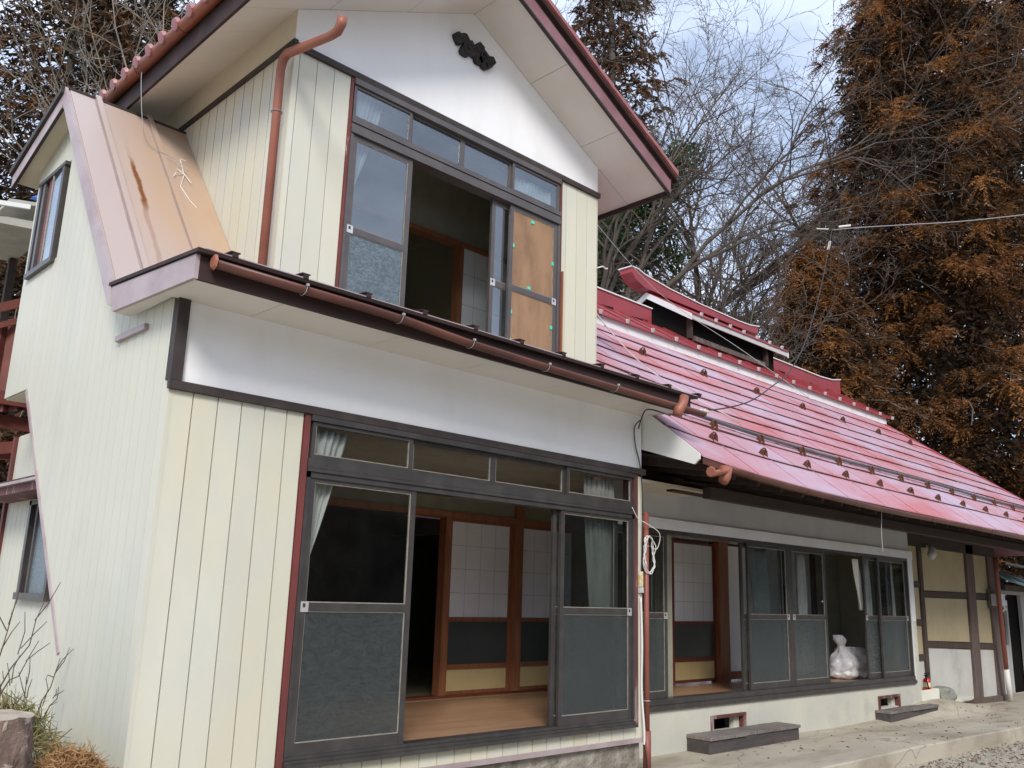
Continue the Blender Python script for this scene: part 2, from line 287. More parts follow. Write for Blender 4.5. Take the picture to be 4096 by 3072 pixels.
# ------------------------------------------------------------------ mesh helpers
WLOC = {}
class MB:
    def __init__(s): s.v = []; s.f = []
    def add(s, vs, fs):
        o = len(s.v); s.v += [tuple(p) for p in vs]; s.f += [tuple(i + o for i in q) for q in fs]; return s
    def box(s, x0, x1, y0, y1, z0, z1):
        return s.add([(x0, y0, z0), (x1, y0, z0), (x1, y1, z0), (x0, y1, z0), (x0, y0, z1), (x1, y0, z1), (x1, y1, z1), (x0, y1, z1)],
                     [(0, 3, 2, 1), (4, 5, 6, 7), (0, 1, 5, 4), (1, 2, 6, 5), (2, 3, 7, 6), (3, 0, 4, 7)])
    def prism(s, poly, axis, a, b):
        # poly: 2D list in the two other axes (order x,y,z minus axis), extruded from a to b along axis
        def P(p, t):
            if axis == 'x': return (t, p[0], p[1])
            if axis == 'y': return (p[0], t, p[1])
            return (p[0], p[1], t)
        n = len(poly)
        vs = [P(p, a) for p in poly] + [P(p, b) for p in poly]
        fs = [tuple(range(n - 1, -1, -1)), tuple(range(n, 2 * n))] + [(i, (i + 1) % n, n + (i + 1) % n, n + i) for i in range(n)]
        return s.add(vs, fs)
    def bar(s, a, b, w, h=None, up=(0, 0, 1)):
        h = w if h is None else h
        a = Vector(a); b = Vector(b); d = (b - a).normalized(); u = Vector(up)
        if abs(d.dot(u)) > .99: u = Vector((0, 1, 0))
        r = d.cross(u).normalized(); u = r.cross(d).normalized()
        vs = []
        for p in (a, b):
            for q, t in ((-1, -1), (1, -1), (1, 1), (-1, 1)): vs.append(p + r * (q * w / 2) + u * (t * h / 2))
        return s.add(vs, [(0, 1, 2, 3), (7, 6, 5, 4), (0, 4, 5, 1), (1, 5, 6, 2), (2, 6, 7, 3), (3, 7, 4, 0)])
    def tube(s, pts, r, n=8, caps=True, half=False):
        pts = [Vector(p) for p in pts]; k = len(pts)
        rs = r if isinstance(r, (list, tuple)) else [r] * k
        ref = None; rings = []
        for i in range(k):
            d = (pts[min(i + 1, k - 1)] - pts[max(i - 1, 0)]).normalized()
            if ref is None:
                ref = Vector((0, 0, 1)) if abs(d.z) < .9 else Vector((0, 1, 0))
            u = d.cross(ref).normalized(); w = u.cross(d).normalized(); ref = w
            rings.append([pts[i] + (u * math.cos(2 * math.pi * j / n) + w * math.sin(2 * math.pi * j / n)) * rs[i] for j in range(n)])
        vs = [p for q in rings for p in q]; fs = []
        for i in range(k - 1):
            for j in range(n):
                fs.append((i * n + j, i * n + (j + 1) % n, (i + 1) * n + (j + 1) % n, (i + 1) * n + j))
        if caps: fs += [tuple(range(n - 1, -1, -1)), tuple((k - 1) * n + j for j in range(n))]
        return s.add(vs, fs)
    def gutter(s, pts, r, th=.006, n=8):
        # half pipe open to the top, along pts (mostly horizontal)
        pts = [Vector(p) for p in pts]; k = len(pts); vs = []; fs = []
        for i in range(k):
            d = (pts[min(i + 1, k - 1)] - pts[max(i - 1, 0)]); d.z = 0; d.normalize()
            side = Vector((d.y, -d.x, 0))
            for rr in (r, r - th):
                for j in range(n + 1):
                    a = math.pi * j / n
                    vs.append(pts[i] + side * (math.cos(a) * rr) + Vector((0, 0, -math.sin(a) * rr)))
        q = 2 * (n + 1)
        for i in range(k - 1):
            for j in range(n):
                fs.append((i * q + j, i * q + j + 1, (i + 1) * q + j + 1, (i + 1) * q + j))
                fs.append((i * q + n + 1 + j, (i + 1) * q + n + 1 + j, (i + 1) * q + n + 2 + j, i * q + n + 2 + j))
            fs.append((i * q, (i + 1) * q, (i + 1) * q + n + 1, i * q + n + 1))
            fs.append((i * q + n, i * q + 2 * n + 1, (i + 1) * q + 2 * n + 1, (i + 1) * q + n))
        for e in (0, k - 1):
            fs += [(e * q + j, e * q + n + 1 + j, e * q + n + 2 + j, e * q + j + 1) for j in range(n)]
        return s.add(vs, fs)
    def mesh(s, name, m, smooth=False):
        me = bpy.data.meshes.new(name); me.from_pydata(s.v, [], s.f); me.update()
        if m is not None: me.materials.append(m if not isinstance(m, str) else M[m])
        if smooth:
            for p in me.polygons: p.use_smooth = True
        return me
    def build(s, name, m, parent=None, smooth=False, label=None, bevel=0):
        me = s.mesh(name, m, smooth)
        return place(name, me, (0, 0, 0), parent, label=label, bevel=bevel)

def place(name, me, loc, parent=None, rot=None, label=None, bevel=0, scale=None):
    o = bpy.data.objects.new(name, me); col.objects.link(o)
    loc = Vector(loc); WLOC[o.name] = loc
    if parent is not None:
        o.parent = parent; o.location = loc - WLOC[parent.name]
    else: o.location = loc
    if rot: o.rotation_euler = rot
    if scale: o.scale = scale
    if label: o['label'] = label
    if bevel:
        bv = o.modifiers.new('bevel', 'BEVEL'); bv.width = bevel; bv.segments = 2; bv.limit_method = 'ANGLE'
    return o
def thing(name, label, cat, loc=(0, 0, 0), group=None):
    o = bpy.data.objects.new(name, None); col.objects.link(o); o.location = loc; o.empty_display_size = .2
    WLOC[o.name] = Vector(loc); o['label'] = label; o['category'] = cat
    if group: o['group'] = group
    return o
def tag(o, label, cat, group=None):
    o['label'] = label; o['category'] = cat
    if group: o['group'] = group
    return o
def recenter(o):
    me = o.data; n_ = len(me.vertices); a = np.empty(n_ * 3); me.vertices.foreach_get('co', a); a = a.reshape(-1, 3)
    c = np.array([(a[:, 0].min() + a[:, 0].max()) / 2, (a[:, 1].min() + a[:, 1].max()) / 2, a[:, 2].min()])
    me.vertices.foreach_set('co', (a - c).ravel()); me.update(); o.location = Vector(o.location) + Vector(c); WLOC[o.name] = Vector(o.location)
    return o
def struct(o): o['kind'] = 'structure'; return o
def stuff(o, label=None, cat=None):
    o['kind'] = 'stuff'
    if label: o['label'] = label
    if cat: o['category'] = cat
    return o
def interp(pl, u):
    if u <= pl[0][0]: return pl[0][1]
    for (a, za), (b, zb) in zip(pl, pl[1:]):
        if u <= b: return za + (zb - za) * (u - a) / (b - a) if b > a else zb
    return pl[-1][1]
def boards(parent, plane, off, th, u0, u1, width, top, bot, m, gap=.008, holes=(), name='siding_board', start=None, sign=-1):
    """upright boards between polylines bot(u) and top(u); plane 'x' (wall faces -x) or 'y' (wall faces -y)"""
    u = u0 if start is None else start
    while u < u1 - 1e-4:
        a = max(u, u0) + gap / 2; b = min(u + width, u1) - gap / 2; u += width
        if b - a < .004: continue
        segs = [(None, None)]
        cut = None
        for (h0, h1, z0, z1) in holes:
            if a < h1 - .01 and b > h0 + .01: cut = (z0, z1); a2, b2 = a, b
        def poly(lo=None, hi=None):
            us_t = sorted({a, b} | {p[0] for p in top if a < p[0] < b}); us_b = sorted({a, b} | {p[0] for p in bot if a < p[0] < b})
            pb = [(q, max(interp(bot, q), lo) if lo is not None else interp(bot, q)) for q in us_b]
            pt = [(q, min(interp(top, q), hi) if hi is not None else interp(top, q)) for q in us_t]
            return pb + pt[::-1]
        for lo, hi in ([(None, None)] if cut is None else [(None, cut[0]), (cut[1], None)]):
            p = poly(lo, hi)
            if max(q[1] for q in p) - min(q[1] for q in p) < .01: continue
            MB().prism(p, plane, off - th if sign < 0 else off, off if sign < 0 else off + th).build(name, m, parent)

def sash(parent, x0, x1, y, z0, z1, zm, alu='alu', glass='glass', frost='frost', latch=None, th=.028, st=.045, bot=.075, name='sliding_sash', panel=None, midh=.055):
    mb = MB()
    mb.box(x0, x0 + st, y, y + th, z0, z1).box(x1 - st, x1, y, y + th, z0, z1)
    mb.box(x0 + st, x1 - st, y + .002, y + th - .002, z0, z0 + bot).box(x0 + st, x1 - st, y + .002, y + th - .002, z1 - .04, z1)
    mb.box(x0 + st, x1 - st, y + .001, y + th - .001, zm, zm + midh)
    s = mb.build(name, alu, parent)
    g = .007
    for nm, a, b, mm in (('lower_pane', z0 + bot, zm, frost), ('upper_pane', zm + midh, z1 - .04, glass)):
        xa, xb = x0 + st, x1 - st
        gk = MB().box(xa, xa + g, y + .006, y + th - .006, a, b).box(xb - g, xb, y + .006, y + th - .006, a, b)
        gk.box(xa + g, xb - g, y + .006, y + th - .006, a, a + g).box(xa + g, xb - g, y + .006, y + th - .006, b - g, b)
        gk.build('gasket', 'gasket', s)
        MB().box(xa + g * .5, xb - g * .5, y + .012, y + .015, a + g * .5, b - g * .5).build(nm, mm, s)
    if latch == 'l': lx = x0 + .006
    elif latch == 'r': lx = x1 - .066
    if latch:
        lt = MB().box(lx, lx + .06, y - .004, y, zm - .006, zm + .062).build('latch_plate', 'latch', s)
        MB().box(lx + .016, lx + .036, y - .0055, y - .0045, zm + .024, zm + .050).build('latch_slot', 'dark', s)
    return s
def curtain(name, label, x0, x1, y, z0, z1, m='curtain', folds=6, amp=.02, pinch=None, lean=0.0, group=None):
    nu, nv = folds * 6, 14; mb = MB(); vs = []; fs = []
    rg = random.Random(hash(label) % 1000 if False else len(label) * 7 + int(x0 * 100))
    ph = rg.random() * 6
    for j in range(nv + 1):
        t = j / nv; z = z1 + (z0 - z1) * t
        xa, xb = x0, x1
        if pinch: xa = x0 + (pinch[0] - x0) * t ** 1.2; xb = x1 + (pinch[1] - x1) * t ** 1.1
        for i in range(nu + 1):
            u = i / nu
            vs.append((xa + (xb - xa) * u + lean * t, y + amp * math.sin(u * folds * 2 * math.pi + ph + .5 * math.sin(t * 3)) * (1 - .3 * t) + .012 * math.sin(t * 5 + u * 9), z))
    for j in range(nv):
        for i in range(nu):
            a = j * (nu + 1) + i; fs.append((a, a + 1, a + nu + 2, a + nu + 1))
    mb.add(vs, fs); o = mb.build(name, m, smooth=True)
    sd = o.modifiers.new('thick', 'SOLIDIFY'); sd.thickness = .003
    return tag(recenter(o), label, 'curtain', group)
def cable(label, pts, r, m, name='cable', cat='cable', group=None, sag=0):
    P = [Vector(p) for p in pts]; out = []
    for i in range(len(P) - 1):      # catmull-rom smoothing
        p0, p1, p2, p3 = P[max(i - 1, 0)], P[i], P[i + 1], P[min(i + 2, len(P) - 1)]
        for k in range(6):
            t = k / 6; out.append(.5 * ((2 * p1) + (p2 - p0) * t + (2 * p0 - 5 * p1 + 4 * p2 - p3) * t * t + (3 * p1 - p0 - 3 * p2 + p3) * t ** 3))
    out.append(P[-1])
    o = MB().tube(out, r, 5).build(name, m, smooth=True)
    return tag(recenter(o), label, cat, group)

# ------------------------------------------------------------------ ground, apron
def ground_h(x, y):
    z = -.10
    if x < 6.5: z += .58 * min(1, max(0, (6.3 - x) / 3.5)) * min(1, max(0, (y + 3.5) / 3.0))
    if x > 8: z -= .09 * min(1, (x - 8) / 8)
    return z
gm = MB(); xs = [-120, -60, -30, -15] + [-8 + .7 * i for i in range(60)] + [38, 50, 80, 150]; ys = [-120, -60, -30, -15] + [-9 + .7 * i for i in range(46)] + [28, 40, 80, 150]
gv = []
for j, y in enumerate(ys):
    for i, x in enumerate(xs):
        gv.append((x, y, ground_h(x, y) + .02 * mnoise.noise(Vector((x * .8, y * .8, 0)))))
gf = [(j * len(xs) + i, j * len(xs) + i + 1, (j + 1) * len(xs) + i + 1, (j + 1) * len(xs) + i) for j in range(len(ys) - 1) for i in range(len(xs) - 1)]
g = struct(gm.add(gv, gf).build('ground', 'ground', smooth=True)); g['label'] = 'sandy gravel yard around the houses'

def apron_h(x, y):
    z = .055 - .10 * max(0, min(1, (x - 11) / 8))
    wx = math.exp(-((x - 15.1) / 1.5) ** 2); wy = max(0, min(1, (y - .15) / .45)); wy = wy * wy * (3 - 2 * wy)
    return z + .235 * wx * wy
am = MB(); ax = [6.96 + .35 * i for i in range(48)]; ay = [-.80, -.78, -.5, -.2, 0, .15, .25, .35, .45, .55, .7, .9, 1.3]
av = []
for j, y in enumerate(ay):
    for x in ax:
        yy = y + (.03 * mnoise.noise(Vector((x * 1.3, 0, 0))) if j < 2 else 0) - (.0 if j > 1 else .0)
        z = apron_h(x, y) - (.012 if j == 0 else 0)
        av.append((x, yy, z))
n0 = len(av)
for x in ax: av.append((x, -.81 + .03 * mnoise.noise(Vector((x * 1.3, 0, 0))), -.32))
L_ = len(ax)
af = [(j * L_ + i, j * L_ + i + 1, (j + 1) * L_ + i + 1, (j + 1) * L_ + i) for j in range(len(ay) - 1) for i in range(L_ - 1)]
af += [(n0 + i, n0 + i + 1, i + 1, i) for i in range(L_ - 1)]
a_ = struct(am.add(av, af).build('concrete_apron', 'concrete', smooth=False)); a_['label'] = 'low concrete apron along the farmhouse'

# ================================================================== TWO-STOREY HOUSE
H = thing('two_storey_house', 'tall cream two-storey house with white gable and tan side roof', 'house', (4.6, 1.5, .1))
XL, XR = 2.232, 6.945
UY, UXL, UXR = .6, 3.17, 6.965
# --- lower front wall
fw = MB().box(XL + .005, 3.19, .014, .12, .20, 2.80).build('front_wall', 'groove', H)
boards(fw, 'y', .012, .014, XL, 3.185, .166, [(0, 2.777)] * 2, [(0, .20)] * 2, M['cream'], gap=.0075, start=2.222)
sk = MB().box(3.19, XR, .016, .12, .36, .49).build('sill_wall', 'groove', H)
boards(sk, 'y', .014, .014, 3.19, XR, .166, [(0, .487)] * 2, [(0, .385)] * 2, M['cream'], gap=.007, start=3.19)
MB().box(3.0, XR + .02, -.03, .02, .350, .386).build('drip_trim', 'mauve', H)
# rough foundation
fb = MB(); nx, nz_ = 46, 8; vs = []
for j in range(nz_ + 1):
    for i in range(nx + 1):
        x = XL + .02 + (XR - XL - .03) * i / nx; z = -.25 + .60 * j / nz_
        d = mnoise.noise(Vector((x * 5, z * 9, 1))) * .02 + mnoise.noise(Vector((x * 16, z * 16, 4))) * .012
        vs.append((x, .03 + (d if 0 < j < nz_ else 0), z))
fs = [(j * (nx + 1) + i, j * (nx + 1) + i + 1, (j + 1) * (nx + 1) + i + 1, (j + 1) * (nx + 1) + i) for j in range(nz_) for i in range(nx)]
fb.add(vs, fs).box(XL + .03, XR, .06, .3, -.25, .349).build('foundation', 'rough_found', H)
# right cream edge strip and worn red post
MB().box(6.872, XR, -.004, .14, .386, 2.76).build('edge_board', 'cream', H)
MB().box(6.812, 6.870, -.016, .12, .50, 2.775).build('red_post', 'redwood', H)
MB().box(3.188, 3.232, -.016, .12, .50, 2.775).build('red_post', 'redframe', H)
# frieze + bands
MB().box(XL + .06, XR, 0, .12, 2.835, 3.40).build('white_frieze', 'white', H)
MB().box(XL - .018, XR + .03, -.034, .0, 2.778, 2.833).build('band_trim', 'dark', H)
MB().box(XL - .018, XL + .058, -.034, .04, 2.835, 3.375).build('corner_trim', 'dark', H)
# right side wall of the house (towards the farmhouse)
MB().box(6.90, XR - .002, .12, .62, 2.4, 3.5).build('side_wall', 'white', H)

# --- left wall with boards cut along the roof and the slanted wing edge
ltop = [(0, 3.40), (.70, 3.46), (2.589, 5.775), (3.58, 5.49)]
lbot = [(0, .20), (1.225, .20), (1.285, 1.155), (2.92, 3.20), (3.58, 3.20)]
lw_poly = [(0.02, .2), (1.22, .2), (1.28, 1.16), (2.915, 3.205), (3.575, 3.205), (3.575, 5.47), (2.589, 5.76), (.70, 3.45), (0.02, 3.40)]
win = (2.742, 3.42, 4.33, 5.25)
lw = MB()
lw.prism([(0.02, .2), (1.22, .2), (1.28, 1.16), (2.73, 2.97), (2.73, 5.72), (2.589, 5.76), (.70, 3.45), (0.02, 3.40)], 'x', XL + .016, XL + .10)
lw.prism([(2.732, 2.975), (2.915, 3.205), (3.575, 3.205), (3.575, 4.32), (2.732, 4.32)], 'x', XL + .016, XL + .10)
lw.prism([(2.732, 5.26), (3.575, 5.26), (3.575, 5.47), (2.732, 5.715)], 'x', XL + .016, XL + .10)
lw = lw.build('left_wall', 'groove_pale', H)
boards(lw, 'x', XL + .014, .014, 0.0, 3.578, .135, ltop, lbot, M['cream_side'], gap=.004, holes=[win], start=-.02)
MB().bar((XL - .002, 2.935, 3.185), (XL - .002, 1.272, 1.13), .034, .014, up=(-1, 0, 0)).build('wing_edge_trim', 'mauve', H)
MB().box(XL - .004, XL + .022, -.004, .022, .2, 2.775).build('corner_board', 'cream', H)
# small horizontal flashing near the eave
MB().box(XL - .03, XL + .0, .45, .95, 3.245, 3.285).build('flashing', 'mauve', H)
# soffit under the overhanging wing
MB().box(XL + .02, 2.62, 2.93, 3.58, 3.19, 3.203).build('wing_soffit', 'cream_frieze', H)
# window in left wall
wf = MB().box(XL - .03, XL + .06, 2.742, 2.80, 4.33, 5.25).box(XL - .03, XL + .06, 3.36, 3.42, 4.33, 5.25).box(XL - .035, XL + .06, 2.72, 3.44, 5.215, 5.25).box(XL - .04, XL + .06, 2.72, 3.44, 4.30, 4.345)
wf = wf.build('side_window_frame', 'alu', H)
MB().box(XL - .020, XL - .016, 2.80, 3.03, 4.345, 5.215).build('pane', 'glass_up', wf)
MB().box(XL - .026, XL + .0, 3.03, 3.06, 4.345, 5.215).build('stile', 'gasket', wf)
MB().box(XL - .010, XL + .03, 3.062, 3.19, 4.345, 5.215).build('red_post', 'redframe', wf)
MB().box(XL - .022, XL + .02, 3.27, 3.33, 4.345, 5.215).build('stile', 'alu_up', wf)
MB().box(XL + .0, XL + .006, 2.80, 3.03, 4.34, 5.22).build('blue_backing', 'pane_backing', wf)  # blue-grey panel added behind the pane to give it its colour
MB().box(XL + .35, XL + .36, 2.7, 3.5, 4.2, 5.3).build('inner_wall', 'darkroom', wf)

# --- recessed lower wall behind the wing, with window and canopy
RX = 2.62
rw = MB().box(RX + .016, RX + .1, 1.2, 2.80, .2, 3.0).box(RX + .016, RX + .1, 3.56, 4.40, .2, 3.0).box(RX + .016, RX + .1, 2.80, 3.56, .2, 1.44).box(RX + .016, RX + .1, 2.80, 3.56, 2.31, 3.0).build('recess_wall', 'groove_pale', H)
boards(rw, 'x', RX + .014, .014, 1.22, 4.38, .135, [(0, 2.985)] * 2, [(0, .2)] * 2, M['cream_side'], gap=.004, holes=[(2.80, 3.56, 1.44, 2.31)])
rf = MB().box(RX - .05, RX + .05, 3.50, 3.56, 1.44, 2.31).box(RX - .05, RX + .05, 2.80, 2.86, 1.44, 2.31).box(RX - .06, RX + .05, 2.78, 3.60, 1.44, 1.50).box(RX - .05, RX + .05, 2.80, 3.56, 2.27, 2.31).build('recess_window_frame', 'alu', H)
MB().box(RX + .0, RX + .02, 2.86, 3.50, 1.50, 2.27).build('pane', 'frost_up', rf)
MB().box(RX - .02, RX + .03, 3.40, 3.44, 1.50, 2.27).build('stile', 'alu_up', rf)
cn = MB().prism([(2.4, 2.40), (4.55, 2.40), (4.55, 2.425), (2.4, 2.425)], 'x', RX - .34, RX).build('window_canopy', 'mauve', H)
MB().box(RX - .335, RX, 2.41, 4.54, 2.426, 2.44).build('canopy_top', 'dark', cn)
MB().box(RX - .30, RX, 2.41, 4.40, 2.33, 2.398).build('canopy_board', 'redwood', cn)
MB().box(RX - .03, RX + .05, 4.39, 4.45, .2, 2.99).build('red_post', 'redframe', H)
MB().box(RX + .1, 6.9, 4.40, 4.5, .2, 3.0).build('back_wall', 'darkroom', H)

# --- skirt roof along the front
SKY = -.53
MB().prism([(SKY + .03, 3.330), (SKY, 3.330), (SKY, 3.478), (SKY + .03, 3.478)], 'x', 2.10, 7.02).build('fascia', 'fascia', H)
MB().prism([(SKY, 3.33), (.70, 3.385), (.80, 3.56), (.78, 3.575), (SKY, 3.478)], 'x', 2.072, 2.098).build('rake_fascia', 'mauve', H)
sr = MB().prism([(SKY - .045, 3.480), (.80, 3.585), (.80, 3.61), (SKY - .05, 3.503)], 'x', 2.06, 7.08).build('skirt_roof', 'fascia', H)
MB().prism([(SKY - .048, 3.5045), (.80, 3.6115), (.80, 3.618), (SKY - .048, 3.511)], 'x', 2.11, 7.07).build('sheet', 'mauve', sr)
bm_ = MB().prism([(0, 0), (1.15, .092), (1.15, .120), (0, .026)], 'x', -.018, .018).prism([(0, .026), (1.15, .120), (1.15, .127), (0, .033)], 'x', -.030, .030).mesh('roof_batten', M['fascia'])
for i in range(11): place('roof_batten', bm_, (2.288 + .4815 * i, SKY - .055, 3.505), sr)
jx = [2.10, 2.72, 3.66, 4.57, 5.48, 6.39, 7.00]
for a, b in zip(jx, jx[1:]): MB().box(a + .0025, b - .0025, SKY + .032, -.002 if a > 2.2 else -.002, 3.36, 3.372).build('soffit_board', 'soffit', H)
MB().box(2.10, XL - .02, .0, .72, 3.385, 3.397).build('soffit_board', 'soffit', H)
MB().box(2.11, 7.0, SKY + .033, -.003, 3.3725, 3.40).build('soffit_backing', 'dark', H)
# gutter with slumped right half
gp = [(2.16, -.59, 3.440), (3.2, -.59, 3.436), (3.55, -.59, 3.430), (4.1, -.59, 3.398), (5.0, -.592, 3.378), (6.0, -.595, 3.365), (7.13, -.60, 3.352)]
gt = MB().gutter(gp, .043, n=8).build('gutter', 'gutter', H, smooth=True)
for i, x in enumerate((2.75, 3.50, 4.15, 4.95, 5.8, 6.72)):
    z = interp([(p[0], p[2]) for p in gp], x)
    MB().tube([(x, -.592 - .051 * math.cos(a), z - .051 * math.sin(a)) for a in [math.pi * k / 8 for k in range(9)]], .0028, 4).box(x - .008, x + .008, -.652, -.636, z - .003, z + .012).build('bracket', 'cable_grey', gt)
MB().tube([(2.16, -.59, 3.435), (2.148, -.59, 3.435)], [.05, .036], 8).build('broken_end_cap', 'orange', gt)
# outlet elbow at the right end, dangling
eb = MB().tube([(6.735, -.66, 3.43), (6.70, -.665, 3.355), (6.66, -.65, 3.30), (6.645, -.64, 3.245)], [.045, .043, .05, .046], 10).build('outlet_elbow', 'orange', H, smooth=True)

# --- tan lean-to roof beside the upper storey: two slopes with a ridge along x
s_ = 1.2374
TP = lambda y, o=0: 5.843 - s_ * (2.589 - y) + o
nrm = 1 / math.sqrt(1 + s_ * s_)
tr_ = MB().prism([(.80, TP(.80)), (2.589, 5.843), (2.589, 5.80), (.80, TP(.80) - .05)], 'x', 2.09, 3.17).build('side_roof', 'tan', H)
for a, b in ((2.105, 2.31), (2.385, 2.785), (2.855, 3.165)):
    MB().prism([(.79, TP(.79, .004)), (2.589, 5.847), (2.589, 5.857), (.79, TP(.79, .014))], 'x', a, b).build('roof_sheet', 'tan', tr_)
for xs_ in (2.348, 2.82):
    MB().prism([(.785, TP(.785, .005)), (2.60, TP(2.60, .005)), (2.60, TP(2.60, .05)), (.785, TP(.785, .05))], 'x', xs_ - .024, xs_ + .024).build('batten', 'tan', tr_)
    for dx in (-.036, .033):
        MB().prism([(.785, TP(.785, .005)), (2.60, TP(2.60, .005)), (2.60, TP(2.60, .024)), (.785, TP(.785, .024))], 'x', xs_ + dx, xs_ + dx + .006).build('seam', 'mauve', tr_)
MB().prism([(.72, TP(.80) - .20), (.80, TP(.80, .02)), (2.589, 5.863), (2.589, 5.70), (.78, TP(.78) - .16)], 'x', 2.062, 2.088).build('rake_board', 'mauve', tr_)
MB().prism([(2.589, 5.80), (3.90, 5.43), (3.90, 5.49), (2.589, 5.863)], 'x', 2.035, 3.17).build('back_slope', 'dark', H)
MB().prism([(2.589, 5.66), (3.86, 5.30), (3.86, 5.425), (2.589, 5.798)], 'x', 2.062, 2.088).build('rake_board', 'mauve', H)
MB().prism([(2.60, 5.655), (3.85, 5.295), (3.85, 5.31), (2.60, 5.67)], 'x', 2.064, 2.09).build('rake_lip', 'dark', H)
MB().prism([(2.60, 5.72), (3.85, 5.36), (3.85, 5.37), (2.60, 5.73)], 'x', 2.09, 2.3).build('wing_eave_soffit', 'cream_frieze', H)
MB().box(2.09, 3.17, 2.575, 2.603, 5.845, 5.868).build('ridge_flashing', 'dark', tr_)

# --- upper storey: left wall, front wall, gable
ul = MB().box(UXL + .016, UXL + .1, UY + .02, 4.5, 3.45, 5.93).build('upper_left_wall', 'groove', H)
boards(ul, 'x', UXL + .014, .014, UY, 2.80, .166, [(0, 5.905)] * 2, [(0, 3.5), (.8, 3.55), (2.8, 5.9)], M['cream'], gap=.011)
MB().box(UXL - .02, UXL + .02, UY - .02, 2.75, 5.905, 5.955).build('band_trim', 'dark', H)
MB().box(UXL + .002, UXL + .10, UY + .012, 4.5, 5.955, 6.27).build('cream_frieze', 'cream_frieze', H)
uf = MB().box(UXL + .02, 3.735, UY + .014, UY + .12, 3.4, 5.90).box(6.372, UXR - .005, UY + .014, UY + .12, 3.4, 5.90).build('upper_front_wall', 'groove', H)
boards(uf, 'y', UY + .012, .014, UXL, 3.722, .1655, [(0, 5.87)] * 2, [(0, 3.45)] * 2, M['cream'], gap=.006, start=3.0595)
boards(uf, 'y', UY + .012, .014, 6.385, UXR, .165, [(0, 5.87)] * 2, [(0, 3.45)] * 2, M['cream'], gap=.006, start=6.29)
MB().box(UXR - .1, UXR - .003, UY + .12, 4.5, 3.4, 6.2).build('upper_right_wall', 'cream', H)
MB().box(UXL - .02, UXR + .012, UY - .032, UY - .002, 5.872, 5.926).build('band_trim', 'dark', H)
AX, AZ, SL = 5.067, 7.19, .5
gz = lambda x, o=0: AZ - SL * abs(x - AX) + o
MB().prism([(UXL + .003, 5.926), (UXR - .002, 5.926), (UXR - .002, gz(UXR)), (AX, AZ), (UXL + .003, gz(UXL))], 'y', UY, UY + .12).build('white_gable', 'white', H)
# red frames either side of the upper window
MB().box(3.722, 3.748, UY - .012, UY + .1, 3.55, 5.87).build('red_post', 'redframe', H)
MB().box(6.352, 6.384, UY - .010, UY + .1, 3.55, 5.87).build('red_post', 'redwood', H)
# gable vent: cloud-shaped iron grille
og = MB()
def blob(cx, cz, r, n=9, j=.12, seed=0):
    rg = random.Random(seed)
    return [(cx + r * (1 + j * math.sin(3 * a + seed)) * math.cos(a), cz + r * (1 + j * math.cos(4 * a + seed)) * math.sin(a)) for a in [2 * math.pi * k / n for k in range(n)]]
vent = thing('gable_vent', 'black cloud-shaped iron vent ornament high on the white gable', 'vent', (5.06, UY - .03, 6.64))
for k, (cx, cz, r) in enumerate([(4.86, 6.80, .062), (4.93, 6.83, .055), (4.99, 6.76, .085), (4.94, 6.70, .055), (5.06, 6.75, .07), (5.13, 6.82, .06), (5.17, 6.75, .085), (5.25, 6.71, .055), (5.29, 6.76, .045), (5.12, 6.69, .05), (5.20, 6.665, .04)]):
    MB().prism(blob(cx, cz, r, 11, .14, k), 'y', UY - .045 - .002 * (k % 3), UY - .001).build('lobe', 'ironblack', vent)
for cx, cz in ((4.99, 6.76), (5.17, 6.75)):
    pts = [(cx + .045 * math.cos(a) * (1 - a / 9), UY - .052, cz + .045 * math.sin(a) * (1 - a / 9)) for a in [k * .5 for k in range(13)]]
    MB().tube(pts, .010, 5).build('scroll', 'ironblack', vent)
